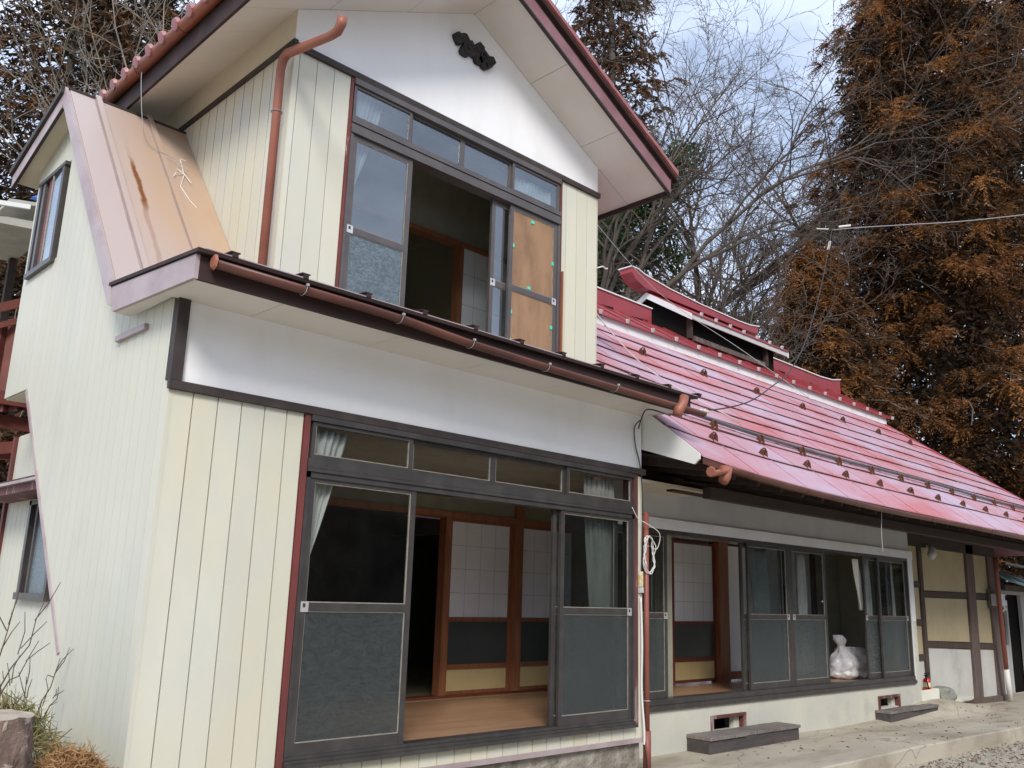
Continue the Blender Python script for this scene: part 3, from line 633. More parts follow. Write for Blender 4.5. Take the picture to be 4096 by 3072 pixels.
# main roof soffits
EX = 2.42; FY = .035
joints = [FY, .58]
for sg, nm in ((1, 'r'), (-1, 'l')):
    xe = AX + sg * EX
    # front overhang in panels along the slope
    prev = AX + sg * .0
    for k in range(3):
        xa = AX + sg * (EX * k / 3 + .003); xb = AX + sg * (EX * (k + 1) / 3 - .003)
        MB().prism(sorted([(xa, gz(xa)), (xb, gz(xb))]) + sorted([(xa, gz(xa, .014)), (xb, gz(xb, .014))], reverse=True), 'y', FY + .02, UY - .002).build('soffit_board', 'soffit', H)
    # side eave
    xw = UXL if sg < 0 else UXR
    yk = [UY + .001, 1.05, 1.72, 2.63, 3.68]
    for a, b in zip(yk, yk[1:]):
        MB().prism(sorted([(xw - sg * .02, gz(xw - sg * .02)), (xe, gz(xe))]) + sorted([(xw - sg * .02, gz(xw - sg * .02, .014)), (xe, gz(xe, .014))], reverse=True), 'y', a + .002, b - .002).build('soffit_board', 'soffit', H)
    MB().prism(sorted([(xe, gz(xe, -.055)), (xe + sg * .025, gz(xe, -.055))]) + sorted([(xe, gz(xe, .17)), (xe + sg * .025, gz(xe, .17))], reverse=True), 'y', FY + .02, 3.7).build('eave_fascia', 'fascia', H)
    # body of the roof
    xo = AX + sg * (EX + .10)
    MB().prism(sorted([(AX, AZ + .016), (xe - sg * .002, gz(xe, .016))]) + sorted([(AX, AZ + .16), (xe - sg * .002, gz(xe, .16))], reverse=True), 'y', FY + .022, 3.7).build('roof_body', 'fascia', H)
    # barge board layers
    xq = AX + sg * (EX + .03)
    def lay(nm_, lo, hi, y0, y1, m_, xx=xq):
        MB().prism(sorted([(AX, AZ + lo), (xx, gz(xx, lo))]) + sorted([(AX, AZ + hi), (xx, gz(xx, hi))], reverse=True), 'y', y0, y1).build(nm_, m_, H)
    lay('barge_lip', -.035, -.015, FY - .018, FY + .02, 'dark')
    lay('barge_board', -.015, .135, FY - .012, FY + .02, 'maroon')
    lay('barge_gap', .135, .20, FY + .0, FY + .02, 'dark')
    lay('verge_trim', .185, .215, FY - .05, FY + .03, 'fascia', AX + sg * (EX + .12))
    # tiled slope, scalloped
    tv = MB(); ny = 24
    rt = MB().prism(sorted([(AX, AZ + .217), (xo, gz(xo, .217))]) + sorted([(AX, AZ + .245), (xo, gz(xo, .245))], reverse=True), 'y', FY - .06, 3.7).build('tiled_slope', 'redtile', H)
    rr = math.hypot(1, SL)
    tl = MB().tube([(sg * .02, 0, -.008 * .5), (sg * (EX + .09), 0, -SL * (EX + .09))], .045, 8).mesh('tile_roll', M['redtile'], True)
    for k in range(13): place('tile_roll', tl, (AX, FY + .06 + .268 * k, AZ + .247), rt)
    if sg > 0:      # stepped verge tiles along the right rake
        for k in range(9):
            xa = AX + (EX + .09) * k / 9; xb = AX + (EX + .09) * (k + 1) / 9
            MB().prism([(xa, gz(xa, .23)), (xb, gz(xb, .225)), (xb, gz(xb, .285)), (xa, gz(xa, .265))], 'y', FY - .075, FY - .0).build('verge_tile', 'redtile', rt)
# tile end caps over the left gutter and gutter
cap = MB().tube([(0, 0, 0), (-.03, 0, -.012)], [.062, .05], 10).add([(-.004, -.13, -.02), (-.004, .13, -.02), (.03, .13, .0), (.03, -.13, .0)], [(0, 1, 2, 3)]).mesh('eave_tile', M['redtile'])
for k in range(12): place('eave_tile', cap, (AX - EX - .115, FY + .06 + .268 * k, gz(AX - EX - .115, .245)), H)
lg = [(AX - EX - .075, y, gz(AX - EX, .195) - .008 * (y)) for y in (FY - .02, 1.0, 2.0, 3.0, 3.68)]
gl_ = MB().gutter(lg, .058, n=8).build('peeling_gutter', 'gutter_peel', H, smooth=True)
for y in (.5, 1.4, 2.3, 3.2): MB().tube([(AX - EX - .075 - .061 * math.cos(a), y, lg[0][2] - .008 * y - .061 * math.sin(a)) for a in [math.pi * k / 8 for k in range(9)]], .003, 4).build('bracket', 'rust', gl_)
rg_ = [(AX + EX + .085, y, gz(AX + EX, .14)) for y in (FY - .02, 2.0, 3.68)]
MB().gutter(rg_, .06, n=8).build('gutter', 'fascia', H, smooth=True)
# abandoned downpipe at the upper left corner
dp = MB().tube([(3.085, .615, 3.60), (3.085, .635, 5.66), (3.085, .61, 5.74), (3.085, .55, 5.765), (3.085, -.08, 5.625), (3.085, -.18, 5.618), (3.085, -.225, 5.66), (3.085, -.235, 5.71)], [.035, .035, .038, .038, .034, .037, .037, .037], 12).build('downpipe', 'orange', H, smooth=True)
for z in (5.28, 3.72): MB().tube([(3.085 + .043 * math.cos(a), .632 + .043 * math.sin(a), z) for a in [2 * math.pi * k / 12 for k in range(13)]], .005, 4).build('pipe_strap', 'cable_grey', dp)
# torn window cover strip at the right
MB().box(6.386, 6.402, UY - .03, UY + .0, 3.9, 4.86).build('torn_strip', 'wood', H)

# --- lower window
LWX0, LWX1 = 3.235, 6.812
fr = MB().box(LWX0, LWX1, -.03, .10, 2.735, 2.776).box(LWX0, LWX1, -.032, .10, 2.385, 2.41).box(LWX0, LWX1, -.026, .10, 2.412, 2.475)
fr.box(LWX0, LWX1, -.036, .10, .50, .535).box(LWX0, LWX1, -.060, -.037, .488, .515).box(LWX0, LWX1, -.012, .10, .536, .560)
fr.box(LWX0, LWX0 + .03, -.02, .10, .561, 2.384).box(LWX1 - .03, LWX1, -.02, .10, .561, 2.384).box(LWX0, LWX1, -.02, .1, 2.345, 2.384)
fr = fr.build('window_frame', 'alu', H)
tx = [LWX0 + .02, 4.13, 4.992, 5.863, LWX1 - .02]
for i in range(4):
    a, b = tx[i] + .0, tx[i + 1] - .0; yo = -.012 if i in (0, 3) else .015
    t = MB().box(a, a + .028, yo, yo + .03, 2.477, 2.733).box(b - .028, b, yo, yo + .03, 2.477, 2.733).box(a + .028, b - .028, yo, yo + .03, 2.477, 2.505).box(a + .028, b - .028, yo, yo + .03, 2.708, 2.733).build('transom_light', 'alu', H)
    g = .006
    MB().box(a + .03, a + .03 + g, yo + .005, yo + .024, 2.507, 2.706).box(b - .03 - g, b - .03, yo + .005, yo + .024, 2.507, 2.706).box(a + .036, b - .036, yo + .005, yo + .024, 2.507, 2.507 + g).build('gasket', 'gasket', t)
    MB().box(a + .03, b - .03, yo + .012, yo + .016, 2.507, 2.706).build('pane', 'glass', t)
sash(H, LWX0 + .03, 4.19, -.010, .561, 2.36, 1.462, latch='l', name='sliding_sash')
sash(H, 5.745, 6.63, .034, .561, 2.36, 1.462, latch=None)
sash(H, 5.80, LWX1 - .03, -.010, .561, 2.36, 1.462, latch='r')
# --- upper window
UWX0, UWX1 = 3.75, 6.35
fr = MB().box(UWX0, UWX1, UY - .03, UY + .1, 5.815, 5.87).box(UWX0, UWX1, UY - .034, UY + .1, 5.36, 5.40).box(UWX0, UWX1, UY - .02, UY + .1, 5.405, 5.45).box(UWX0, UWX1, UY - .03, UY + .1, 5.455, 5.50)
fr.box(UWX0, UWX1, UY - .04, UY + .1, 3.60, 3.68).box(UWX0, UWX0 + .03, UY - .02, UY + .1, 3.68, 5.36).box(UWX1 - .03, UWX1, UY - .02, UY + .1, 3.68, 5.36)
fr = fr.build('window_frame', 'alu_up', H)
tx = [UWX0 + .01, 4.385, 5.01, 5.655, UWX1 - .01]
for i in range(4):
    a, b = tx[i], tx[i + 1]; yo = UY - (.01 if i in (0, 3) else -.015)
    t = MB().box(a, a + .028, yo, yo + .03, 5.502, 5.813).box(b - .028, b, yo, yo + .03, 5.502, 5.813).box(a + .028, b - .028, yo, yo + .03, 5.502, 5.53).box(a + .028, b - .028, yo, yo + .03, 5.79, 5.813).build('transom_light', 'alu_up', H)
    MB().box(a + .03, b - .03, yo + .012, yo + .016, 5.532, 5.788).build('pane', 'glass_up', t)
sash(H, UWX0 + .03, 4.42, UY - .008, 3.681, 5.358, 4.48, alu='alu_up', glass='glass_up', frost='frost_up', latch='l')
sash(H, 5.44, 6.10, UY + .036, 3.681, 5.358, 4.48, alu='alu_up', glass='glass_up', frost='glass_up', latch='l')
s3 = sash(H, 5.645, UWX1 - .03, UY - .008, 3.681, 5.358, 4.48, alu='alu_up', glass='ply', frost='ply', latch='r')
for i, (x, z, w, hh) in enumerate([(5.96, 5.265, .055, .04), (5.70, 4.94, .035, .05), (6.265, 4.91, .035, .05), (5.93, 4.56, .055, .04), (5.695, 4.26, .03, .05), (6.26, 4.23, .035, .05), (5.695, 3.98, .025, .045)]):
    w *= .75; hh *= .75
    MB().box(x - w / 2, x + w / 2, UY - .006, UY + .0035, z - hh / 2, z + hh / 2).build('tape_patch', 'tape', s3)

# --- interior of ground floor (shared veranda floor)
MB().box(3.25, 6.89, .10, 2.0, .50, .555).box(6.89, 14.5, .64, 2.0, .50, .555).build('veranda_floor', 'floor_wood', H)
MB().box(3.25, 14.6, 2.0, 6.0, .50, .56).build('room_floor', 'tatami', H)
MB().box(3.25, 8.4, .12, 6.0, 2.74, 2.77).box(8.4, 14.6, .7, 6.0, 2.42, 2.45).build('ceiling', 'ceil', H)
MB().box(3.2, 3.25, .12, 2.0, .5, 2.77).build('inner_wall', 'cream_frieze', H)
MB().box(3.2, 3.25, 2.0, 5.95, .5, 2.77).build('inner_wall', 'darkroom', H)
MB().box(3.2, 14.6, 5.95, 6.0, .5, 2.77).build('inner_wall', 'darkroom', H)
BY = 2.045
MB().box(3.25, 8.4, BY, BY + .08, 2.46, 2.74).build('lintel_plaster', 'olive', H)
MB().box(3.25, 8.4, BY - .03, BY + .10, 2.395, 2.46).build('kamoi', 'wood', H)
MB().box(3.25, 8.4, BY - .02, BY + .10, .556, .585).build('shikii', 'wood_red', H)
MB().box(6.215, 6.30, BY - .02, BY + .09, .586, 2.394).build('post', 'wood', H)
MB().box(7.245, 7.36, BY - .04, BY + .09, .586, 2.74).build('post', 'wood', H)
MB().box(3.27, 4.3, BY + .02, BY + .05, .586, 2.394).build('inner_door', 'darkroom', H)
def shoji(x0, x1, y, z0, z1, zg0, zp, zp0, parent=H, cols=4, rows=4, wood='wood'):
    mb = MB().box(x0, x0 + .04, y, y + .03, z0, z1).box(x1 - .04, x1, y, y + .03, z0, z1).box(x0 + .04, x1 - .04, y, y + .03, z1 - .03, z1)
    mb.box(x0 + .04, x1 - .04, y, y + .03, z0, z0 + .035).box(x0 + .04, x1 - .04, y - .002, y + .03, zp - .025, zp + .02).box(x0 + .04, x1 - .04, y - .002, y + .03, zg0 - .05, zg0)
    s = mb.build('shoji_screen', wood, parent)
    MB().box(x0 + .04, x1 - .04, y + .014, y + .018, zp + .02, z1 - .03).build('paper', 'paper', s)
    k = MB()
    for i in range(1, cols): xx = x0 + .04 + (x1 - x0 - .08) * i / cols; k.box(xx - .003, xx + .003, y + .0125, y + .0135, zp + .02, z1 - .03)
    for i in range(1, rows): zz = zp + .02 + (z1 - .03 - zp - .02) * i / rows; k.box(x0 + .04, x1 - .04, y + .0125, y + .0138, zz - .003, zz + .003)
    k.build('lattice_shadow', 'curtain_beige', s)
    MB().box(x0 + .04, x1 - .04, y + .012, y + .016, zg0, zp - .025).build('frosted_pane', 'frost_in', s)
    MB().box(x0 + .04, x1 - .04, y + .010, y + .018, z0 + .035, zg0 - .05).build('lower_panel', 'yellow_panel', s)
    return s
shoji(6.30, 7.245, BY + .02, .586, 2.394, .885, 1.345, .6)
shoji(7.362, 8.30, BY + .02, .586, 2.394, .885, 1.345, .6)
MB().box(8.3, 8.4, .7, BY + .1, .556, 2.74).build('end_wall', 'olive', H)
# curtains of the lower window
curtain('curtain', 'white curtain swept aside behind the left lower sliding sash', 3.27, 3.62, .085, 1.62, 2.70, folds=6, pinch=(3.27, 3.30))
curtain('curtain', 'beige curtain hanging behind the right lower sliding sash', 6.22, 6.66, .11, .62, 2.70, 'curtain_beige', folds=7, amp=.022, pinch=(6.40, 6.70))
# --- interior upper floor
MB().box(3.28, 6.86, UY + .10, 4.45, 3.60, 3.66).build('upper_floor', 'tatami', H)
MB().box(3.28, 6.86, UY + .12, 4.45, 6.12, 6.14).build('upper_ceiling', 'ceil', H)
for bb in ((3.28, 3.30, UY + .12, 4.45, 3.66, 6.12), (6.84, 6.86, UY + .12, 1.8, 3.66, 6.12), (3.30, 6.86, 1.89, 1.91, 6.0, 6.12)): MB().box(*bb).build('upper_inner_wall', 'cream_frieze', H)
MB().box(3.30, 6.86, 4.43, 4.45, 3.66, 6.12).build('upper_inner_wall', 'black', H)  # back wall coloured black to paint the darkness of the room
MB().box(3.28, 6.86, UY + .13, UY + .2, 5.83, 6.12).build('upper_lintel', 'olive', H)
MB().box(3.30, 6.84, 1.80, 1.88, 5.41, 6.12).build('upper_transom_wall', 'olive', H)
MB().box(3.30, 6.84, 1.78, 1.90, 5.355, 5.408).build('upper_kamoi', 'wood', H)
MB().box(6.025, 6.09, 1.79, 1.90, 3.66, 5.354).build('upper_post', 'wood', H)
MB().box(6.09, 6.84, 1.81, 1.83, 3.66, 5.354).build('shoji_paper_screen', 'paper', H)
k = MB()
for z in (4.0, 4.36, 4.7, 5.05): k.box(6.09, 6.84, 1.807, 1.8095, z, z + .006)
k.box(6.27, 6.276, 1.8065, 1.809, 3.66, 5.354).box(6.46, 6.466, 1.8065, 1.809, 3.66, 5.354).build('lattice_shadow', 'curtain_beige', H)
curtain('curtain', 'white curtain drawn to the left inside the upper window', 3.78, 4.12, UY + .09, 4.75, 5.80, folds=7, pinch=(3.78, 3.83))
curtain('curtain', 'short white curtain inside the right upper transom light', 5.74, 6.30, UY + .09, 5.42, 5.74, folds=12, amp=.012)
# ================================================================== FARMHOUSE
F = thing('farmhouse', 'long low farmhouse under a faded red sheet-metal hipped roof', 'house', (13.0, 1.5, 0))
ES = .793; EY = -.657
zE = lambda x: 2.80 + .12 * math.exp(-(x - 7.0) / 1.3)
zr = lambda x, y, o=0: zE(x) + ES * (y - EY) + o
hipx = lambda y: 21.35 - 1.06 * y
roof = MB()
vs = []; fs = []; nx = 30; yk = [EY + .03, 2.7]
for t in range(nx + 1):
    for y in yk:
        x = 7.0 + (hipx(y) - 7.0) * (t / nx) ** 1.6; vs.append((x, y, zr(x, y, -.012))); vs.append((x, y, zr(x, y, -.07)))
for t in range(nx):
    a = t * 4; b = a + 4; fs += [(a, b, b + 2, a + 2), (a + 1, a + 3, b + 3, b + 1), (a, a + 1, b + 1, b)]
roof.add(vs, fs)
rf_ = roof.build('main_roof', 'rust', F)
cy = [EY, -.245, .125, .405, .685, .965, 1.26, 1.585, 1.93, 2.30, 2.66]
rg = random.Random(5)
for k in range(10):
    y0, y1 = cy[k] - (.025 if k else .02), cy[k + 1]
    xe = hipx((cy[k] + cy[k + 1]) / 2); x = 6.99 - (k % 2) * .48
    while x < xe - .05:
        xa, xb = max(x, 6.985), min(x + .968, xe); x += .968
        if xb - xa < .06: continue
        e0, e1 = (.040, .004) if k else (.012, .004)
        j = rg.uniform(-.003, .004); a, b = xa + .002, xb - .002
        if xb >= xe - .001: a1, b1 = a, hipx(y1); b0 = hipx(y0)
        else: a1, b1, b0 = a, b, b
        v = [(a, y0, zr(a, y0, e0 + j)), (b0, y0, zr(b0, y0, e0 + j)), (b1, y1, zr(b1, y1, e1 + j)), (a1, y1, zr(a1, y1, e1 + j))]
        th = .012
        v += [(p[0], p[1], p[2] - th) for p in v]
        m_ = MB().add(v, [(0, 1, 2, 3), (7, 6, 5, 4), (0, 4, 5, 1), (1, 5, 6, 2), (2, 6, 7, 3), (3, 7, 4, 0)])
        # raised lock seam at the left edge of the sheet
        m_.add([(a, y0, zr(a, y0, e0 + j)), (a + .022, y0, zr(a, y0, e0 + j)), (a + .022, y1, zr(a, y1, e1 + j)), (a, y1, zr(a, y1, e1 + j)),
                (a, y0, zr(a, y0, e0 + j + .010)), (a + .022, y0, zr(a, y0, e0 + j + .007)), (a + .022, y1, zr(a, y1, e1 + j + .007)), (a, y1, zr(a, y1, e1 + j + .010))],
               [(4, 5, 6, 7), (0, 1, 5, 4), (1, 2, 6, 5), (2, 3, 7, 6), (3, 0, 4, 7)])
        me = m_.mesh('roof_sheet', M['redroof']); place('roof_sheet', me, (0, 0, 0), rf_)
for k in range(1, 10):       # rust-brown lap edges that also paint the shadow line under each course
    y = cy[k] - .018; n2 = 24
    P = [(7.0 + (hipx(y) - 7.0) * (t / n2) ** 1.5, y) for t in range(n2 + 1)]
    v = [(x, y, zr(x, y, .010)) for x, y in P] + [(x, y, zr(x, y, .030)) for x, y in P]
    MB().add(v, [(t, t + 1, n2 + 2 + t, n2 + 1 + t) for t in range(n2)]).build('lap_shadow_strip', 'rust', rf_)
# hip end and back slopes
hip = MB().add([(22.05, EY, zE(22) - .01), (18.7, 2.5, zr(18.7, 2.5, -.01)), (18.7, 5.4, zr(18.7, 2.5, -.01)), (22.05, 8.5, zE(22) - .01)], [(0, 3, 2, 1)]).build('hip_slope', 'redroof', F)
MB().add([(7, 5.2, zr(9, 2.6)), (18.7, 5.4, zr(18.7, 2.5, -.01)), (22.05, 8.5, zE(22) - .01), (7, 8.5, 2.8)], [(0, 1, 2, 3)]).build('back_slope', 'redroof', F)
MB().tube([(hipx(y), y, zr(hipx(y), y, .015)) for y in (EY, .5, 1.5, 2.55)], .03, 6).build('hip_roll', 'red_trim', F)
MB().prism([(EY - .0, 2.885), (EY - .0, 2.935), (-.06, 3.40), (.10, 3.42), (.22, 3.30), (.22, 3.10), (-.60, 2.84)], 'x', 6.962, 6.984).build('rake_end_panel', 'whitemetal', F)
# snow guards
sg_ = MB()
for dx, tilt in ((-.045, .012), (.045, -.012)):
    sg_.bar((dx, -.04, -.02), (dx + tilt * .4, 0, .065), .018, .03, up=(0, 1, 0)).bar((dx, .02, -.01), (dx + tilt, 0, .065), .016, .03, up=(0, 1, 0))
sg_.box(-.05, .05, -.006, .006, .038, .052).bar((-.045, 0, .062), (-.012, 0, .088), .014, .012).bar((.045, 0, .062), (.012, 0, .088), .014, .012)
sgm = sg_.mesh('snow_guard', M['rust'])
for i in range(15):
    for y, o in ((-.225, 0.0), (.118, .5), (1.87, 0.45)):
        st = 1.46 if y > 1 else .982
        x = (7.84 if y < 0 else 8.38 if y < 1 else 9.39) + st * i
        if x > hipx(y) - .25: continue
        place('snow_guard', sgm, (x, y, zr(x, y, .02)), rf_, rot=(math.atan(ES) * .55, 0, rg.uniform(-.12, .12)))
MB().tube([(x, .15, zr(x, .15, .085 + .012 * math.sin(x))) for x in [7.5 + .6 * i for i in range(23)]], .024, 8).build('snow_rail', 'steel', F, smooth=True)
# cap roof over the old thatch ridge
CY, CZ, CS = 2.50, 5.50, .62
cap_ = MB().prism([(CY, CZ), (3.62, CZ + CS * 1.12), (3.62, CZ + CS * 1.12 + .03), (CY, CZ + .03)], 'x', 7.02, 18.80).prism([(4.18, CZ + CS * 1.12), (5.30, CZ), (5.30, CZ + .03), (4.18, CZ + CS * 1.12 + .03)], 'x', 7.02, 18.80).build('cap_roof', 'red_trim', F)
rb = MB().prism([(0, 0), (1.10, CS * 1.10), (1.10, CS * 1.10 + .022), (0, .022)], 'x', -.020, .020).mesh('cap_roll', M['red_trim'])
clip = MB().box(-.016, .016, -.025, .025, -.02, .045).mesh('roll_end_clip', M['galv'])
for i in range(20):
    x = 7.45 + .603 * i
    place('cap_roll', rb, (x, CY + .002, CZ + .031), cap_)
    place('roll_end_clip', clip, (x, CY - .01, CZ + .03), cap_, rot=(.3, 0, 0))
for i in range(6):
    x0 = 7.02 + 1.97 * i; MB().prism([(CY + .055, 5.375), (CY + .075, 5.375), (CY + .075, CZ + .02), (CY + .055, CZ + .02)], 'x', x0 + .004, min(x0 + 1.966, 18.75)).build('white_fascia', 'whitewood', cap_)
MB().box(7.02, 18.74, CY + .08, 5.2, 5.36, 5.52).build('cap_core', 'rust', cap_)
rbx = [(7.02, 6.18, 6.46), (11.9, 6.18, 6.46)], [(15.1, 6.17, 6.43), (17.9, 6.16, 6.42), (18.45, 6.16, 6.45), (18.85, 6.17, 6.53)]
def flare(mb, prof, y0, y1):
    n_ = len(prof); vs = []
    for x, a, b in prof: vs += [(x, y0, a), (x, y1, a), (x, y1, b), (x, y0, b)]
    fs = [(0, 3, 2, 1), ((n_ - 1) * 4, (n_ - 1) * 4 + 1, (n_ - 1) * 4 + 2, (n_ - 1) * 4 + 3)]
    for i in range(n_ - 1):
        a = i * 4; b = a + 4; fs += [(a, b, b + 3, a + 3), (a + 1, a + 2, b + 2, b + 1), (a + 3, b + 3, b + 2, a + 2), (a, a + 1, b + 1, b)]
    return mb.add(vs, fs)
for prof in rbx:
    flare(MB(), prof, 3.58, 4.22).build('ridge_box', 'red_trim', cap_)
    flare(MB(), [(x, b + .001, b + .022) for x, a, b in prof], 3.555, 4.245).build('ridge_cap', 'whitewood', cap_)
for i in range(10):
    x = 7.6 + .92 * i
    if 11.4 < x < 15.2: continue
    MB().prism([(x, 6.20), (x + .52, 6.185), (x + .50, 6.235)], 'y', 3.574, 3.579).build('ridge_slot_dark', 'black', cap_)  # black wedges laid on the face paint the dark of the slots
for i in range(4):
    x = 15.5 + .8 * i; MB().prism([(x, 6.185), (x + .45, 6.175), (x + .43, 6.215)], 'y', 3.574, 3.579).build('ridge_slot_dark', 'black', cap_)
# smoke vent monitor
VT = thing('smoke_vent', 'little red-roofed smoke vent riding on the farmhouse ridge', 'roof vent', (13.5, 3.9, 6.2))
VX0, VX1 = 12.2, 15.4
MB().prism([(2.95, 6.33), (3.9, 6.90), (3.9, 6.93), (2.95, 6.36)], 'x', VX0, VX1).prism([(4.85, 6.33), (3.9, 6.90), (3.9, 6.93), (4.85, 6.36)], 'x', VX0, VX1).build('vent_roof', 'red_trim', VT)
for i in range(7): place('roll_end_clip', clip, (12.45 + .45 * i, 2.945, 6.362), VT, rot=(.3, 0, 0))
MB().box(VX0 + .01, VX1, 2.965, 2.985, 6.245, 6.333).build('vent_fascia', 'greyband', VT)
for y0 in (2.96, 4.84):
    MB().prism([(y0, 6.225), (3.9, 6.80), (3.9, 6.915), (y0, 6.335)], 'x', VX0 - .03, VX0 - .001).build('vent_barge', 'whitewood', VT)
    MB().prism([(y0, 6.225), (3.9, 6.80), (3.9, 6.915), (y0, 6.335)], 'x', VX1, VX1 + .03).build('vent_barge', 'whitewood', VT)
flare(MB(), [(11.60, 7.11, 7.20), (11.76, 6.99, 7.20), (11.95, 6.925, 7.15), (12.64, 6.905, 7.08), (13.66, 6.905, 7.035), (15.0, 6.905, 7.02), (15.4, 6.91, 7.035), (15.72, 6.93, 7.09)], 3.77, 4.03).build('vent_ridge', 'red_trim', VT)
flare(MB(), [(11.57, 7.202, 7.218), (11.76, 7.202, 7.22), (11.95, 7.152, 7.17), (12.64, 7.082, 7.10), (13.66, 7.037, 7.055), (15.0, 7.022, 7.04), (15.4, 7.037, 7.055), (15.76, 7.092, 7.11)], 3.75, 4.05).build('vent_ridge_cap', 'whitewood', VT)
MB().prism([(3.16, 5.95), (3.16, 6.43), (3.9, 6.87), (4.64, 6.43), (4.64, 5.95)], 'x', 12.32, 15.2).build('vent_dark_fill', 'black', VT)  # solid black block paints the darkness inside the vent
MB().box(12.42, 14.75, 3.07, 3.12, 5.93, 6.015).build('vent_sill', 'timber_grey', VT)
for x in (12.33, 14.8): MB().box(x - .035, x + .035, 3.06, 3.14, 5.95, 6.40).build('vent_post', 'underwood', VT)
for x in (12.35, 13.0, 14.0, 15.0): MB().bar((x, 2.99, 6.325), (x, 3.85, 6.84), .05, .05).build('vent_rafter', 'underwood', VT)

# eave underside
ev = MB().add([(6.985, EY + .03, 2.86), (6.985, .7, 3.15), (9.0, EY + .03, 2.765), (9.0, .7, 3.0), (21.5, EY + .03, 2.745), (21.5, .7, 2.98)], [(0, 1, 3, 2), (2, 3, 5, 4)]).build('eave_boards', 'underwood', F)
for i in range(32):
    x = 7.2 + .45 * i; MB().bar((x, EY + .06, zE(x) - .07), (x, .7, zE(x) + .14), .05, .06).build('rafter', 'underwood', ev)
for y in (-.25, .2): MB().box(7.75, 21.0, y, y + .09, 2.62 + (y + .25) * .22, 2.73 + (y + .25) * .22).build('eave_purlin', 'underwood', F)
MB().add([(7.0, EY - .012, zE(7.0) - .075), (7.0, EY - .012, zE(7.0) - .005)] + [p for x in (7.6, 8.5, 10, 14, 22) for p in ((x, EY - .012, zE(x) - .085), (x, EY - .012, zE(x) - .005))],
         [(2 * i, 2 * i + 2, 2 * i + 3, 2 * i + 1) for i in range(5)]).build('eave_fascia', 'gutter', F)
eg = [(x, EY - .07, zE(x) - .045 - .006 * math.sin(x * 1.3)) for x in [7.35 + .5 * i for i in range(30)]]
g2 = MB().gutter(eg, .05, n=8).build('gutter', 'gutter', F, smooth=True)
for i in range(12):
    x = 7.7 + 1.1 * i; MB().tube([(x, EY - .07 - .053 * math.cos(a), zE(x) - .045 - .053 * math.sin(a)) for a in [math.pi * k / 6 for k in range(7)]], .0025, 4).build('bracket', 'rust', g2)
dh = MB().gutter([(6.84, -.86, 2.735), (7.0, -.82, 2.765), (7.20, -.775, 2.81)], .048, n=8).build('broken_gutter_end', 'orange', F, smooth=True)
MB().tube([(7.24, -.765, 2.83), (7.22, -.765, 2.74), (7.18, -.765, 2.69)], [.062, .055, .048], 10).build('hopper', 'orange', dh, smooth=True)
MB().tube([(6.842, -.86, 2.735), (6.83, -.862, 2.733)], [.05, .042], 8).build('end_cap', 'orange', dh)

# --- front wall
FYW = .6
MB().box(6.96, 14.60, FYW + .002, FYW + .1, 2.476, 2.80).build('lintel_plaster', 'greyband', F)
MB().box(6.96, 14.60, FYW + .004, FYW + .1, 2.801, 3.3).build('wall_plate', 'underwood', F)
MB().box(6.95, 14.655, FYW - .035, FYW + .06, 2.357, 2.474).build('white_beam', 'whitewood', F)
MB().box(14.475, 14.640, FYW - .030, FYW + .06, 1.40, 2.356).build('white_post', 'whitewood', F)
MB().box(14.475, 14.50, FYW - .030, FYW + .06, .49, 1.399).build('white_post', 'whitewood', F)
MB().box(14.502, 14.66, FYW - .022, FYW + .06, -.1, 1.397).build('end_pier', 'found', F)
def hole_wall(x0, x1, z0, z1, holes, y0, y1):
    mb = MB(); x = x0
    for a, b, c, d in holes:
        mb.box(x, a, y0, y1, z0, z1).box(a, b, y0, y1, z0, c).box(a, b, y0, y1, d, z1); x = b
    return mb.box(x, x1, y0, y1, z0, z1)
HV = [(8.95, 9.60, .20, .355), (13.17, 13.83, .20, .345)]
hole_wall(6.95, 14.50, -.15, .488, HV, FYW - .02, FYW + .12).build('foundation', 'found', F)
for a, b, c, d in HV:
    v_ = MB().box(a - .03, b + .03, FYW - .04, FYW + .05, d - .012, d + .022).box(a - .03, a + .012, FYW - .038, FYW + .05, c - .02, d - .012).box(b - .012, b + .03, FYW - .038, FYW + .05, c - .02, d - .012).build('vent_frame', 'redwood', F)
    MB().box(a - .1, b + .1, FYW + .30, FYW + .31, .0, .49).build('crawl_space_dark', 'black', v_)  # black sheet stands in for the dark behind the vent opening
    MB().box(b - .13, b - .02, FYW + .03, FYW + .09, c, d).build('vent_board', 'found', v_)
fr = MB().box(6.96, 14.475, FYW - .05, FYW + .1, .488, .540).box(6.96, 14.475, FYW - .030, FYW + .1, .542, .598).box(6.96, 14.475, FYW - .02, FYW + .1, 2.315, 2.356).box(14.44, 14.474, FYW - .02, FYW + .1, .60, 2.314)
fr.box(10.80, 10.862, FYW + .005, FYW + .09, .6, 2.314).build('window_frame', 'alu', F)
ZM = 1.415
sash(F, 7.02, 8.02, FYW + .045, .599, 2.32, ZM)
sash(F, 7.15, 8.18, FYW + .004, .599, 2.32, ZM, latch='r')
sash(F, 9.73, 10.70, FYW + .045, .599, 2.32, ZM)
sash(F, 9.82, 10.795, FYW + .004, .599, 2.32, ZM, latch='r')
sash(F, 10.866, 11.80, FYW + .004, .599, 2.32, ZM, latch='l')
sash(F, 13.05, 13.98, FYW + .045, .599, 2.32, ZM, latch='l')
sash(F, 13.46, 14.44, FYW + .004, .599, 2.32, ZM, latch='r')
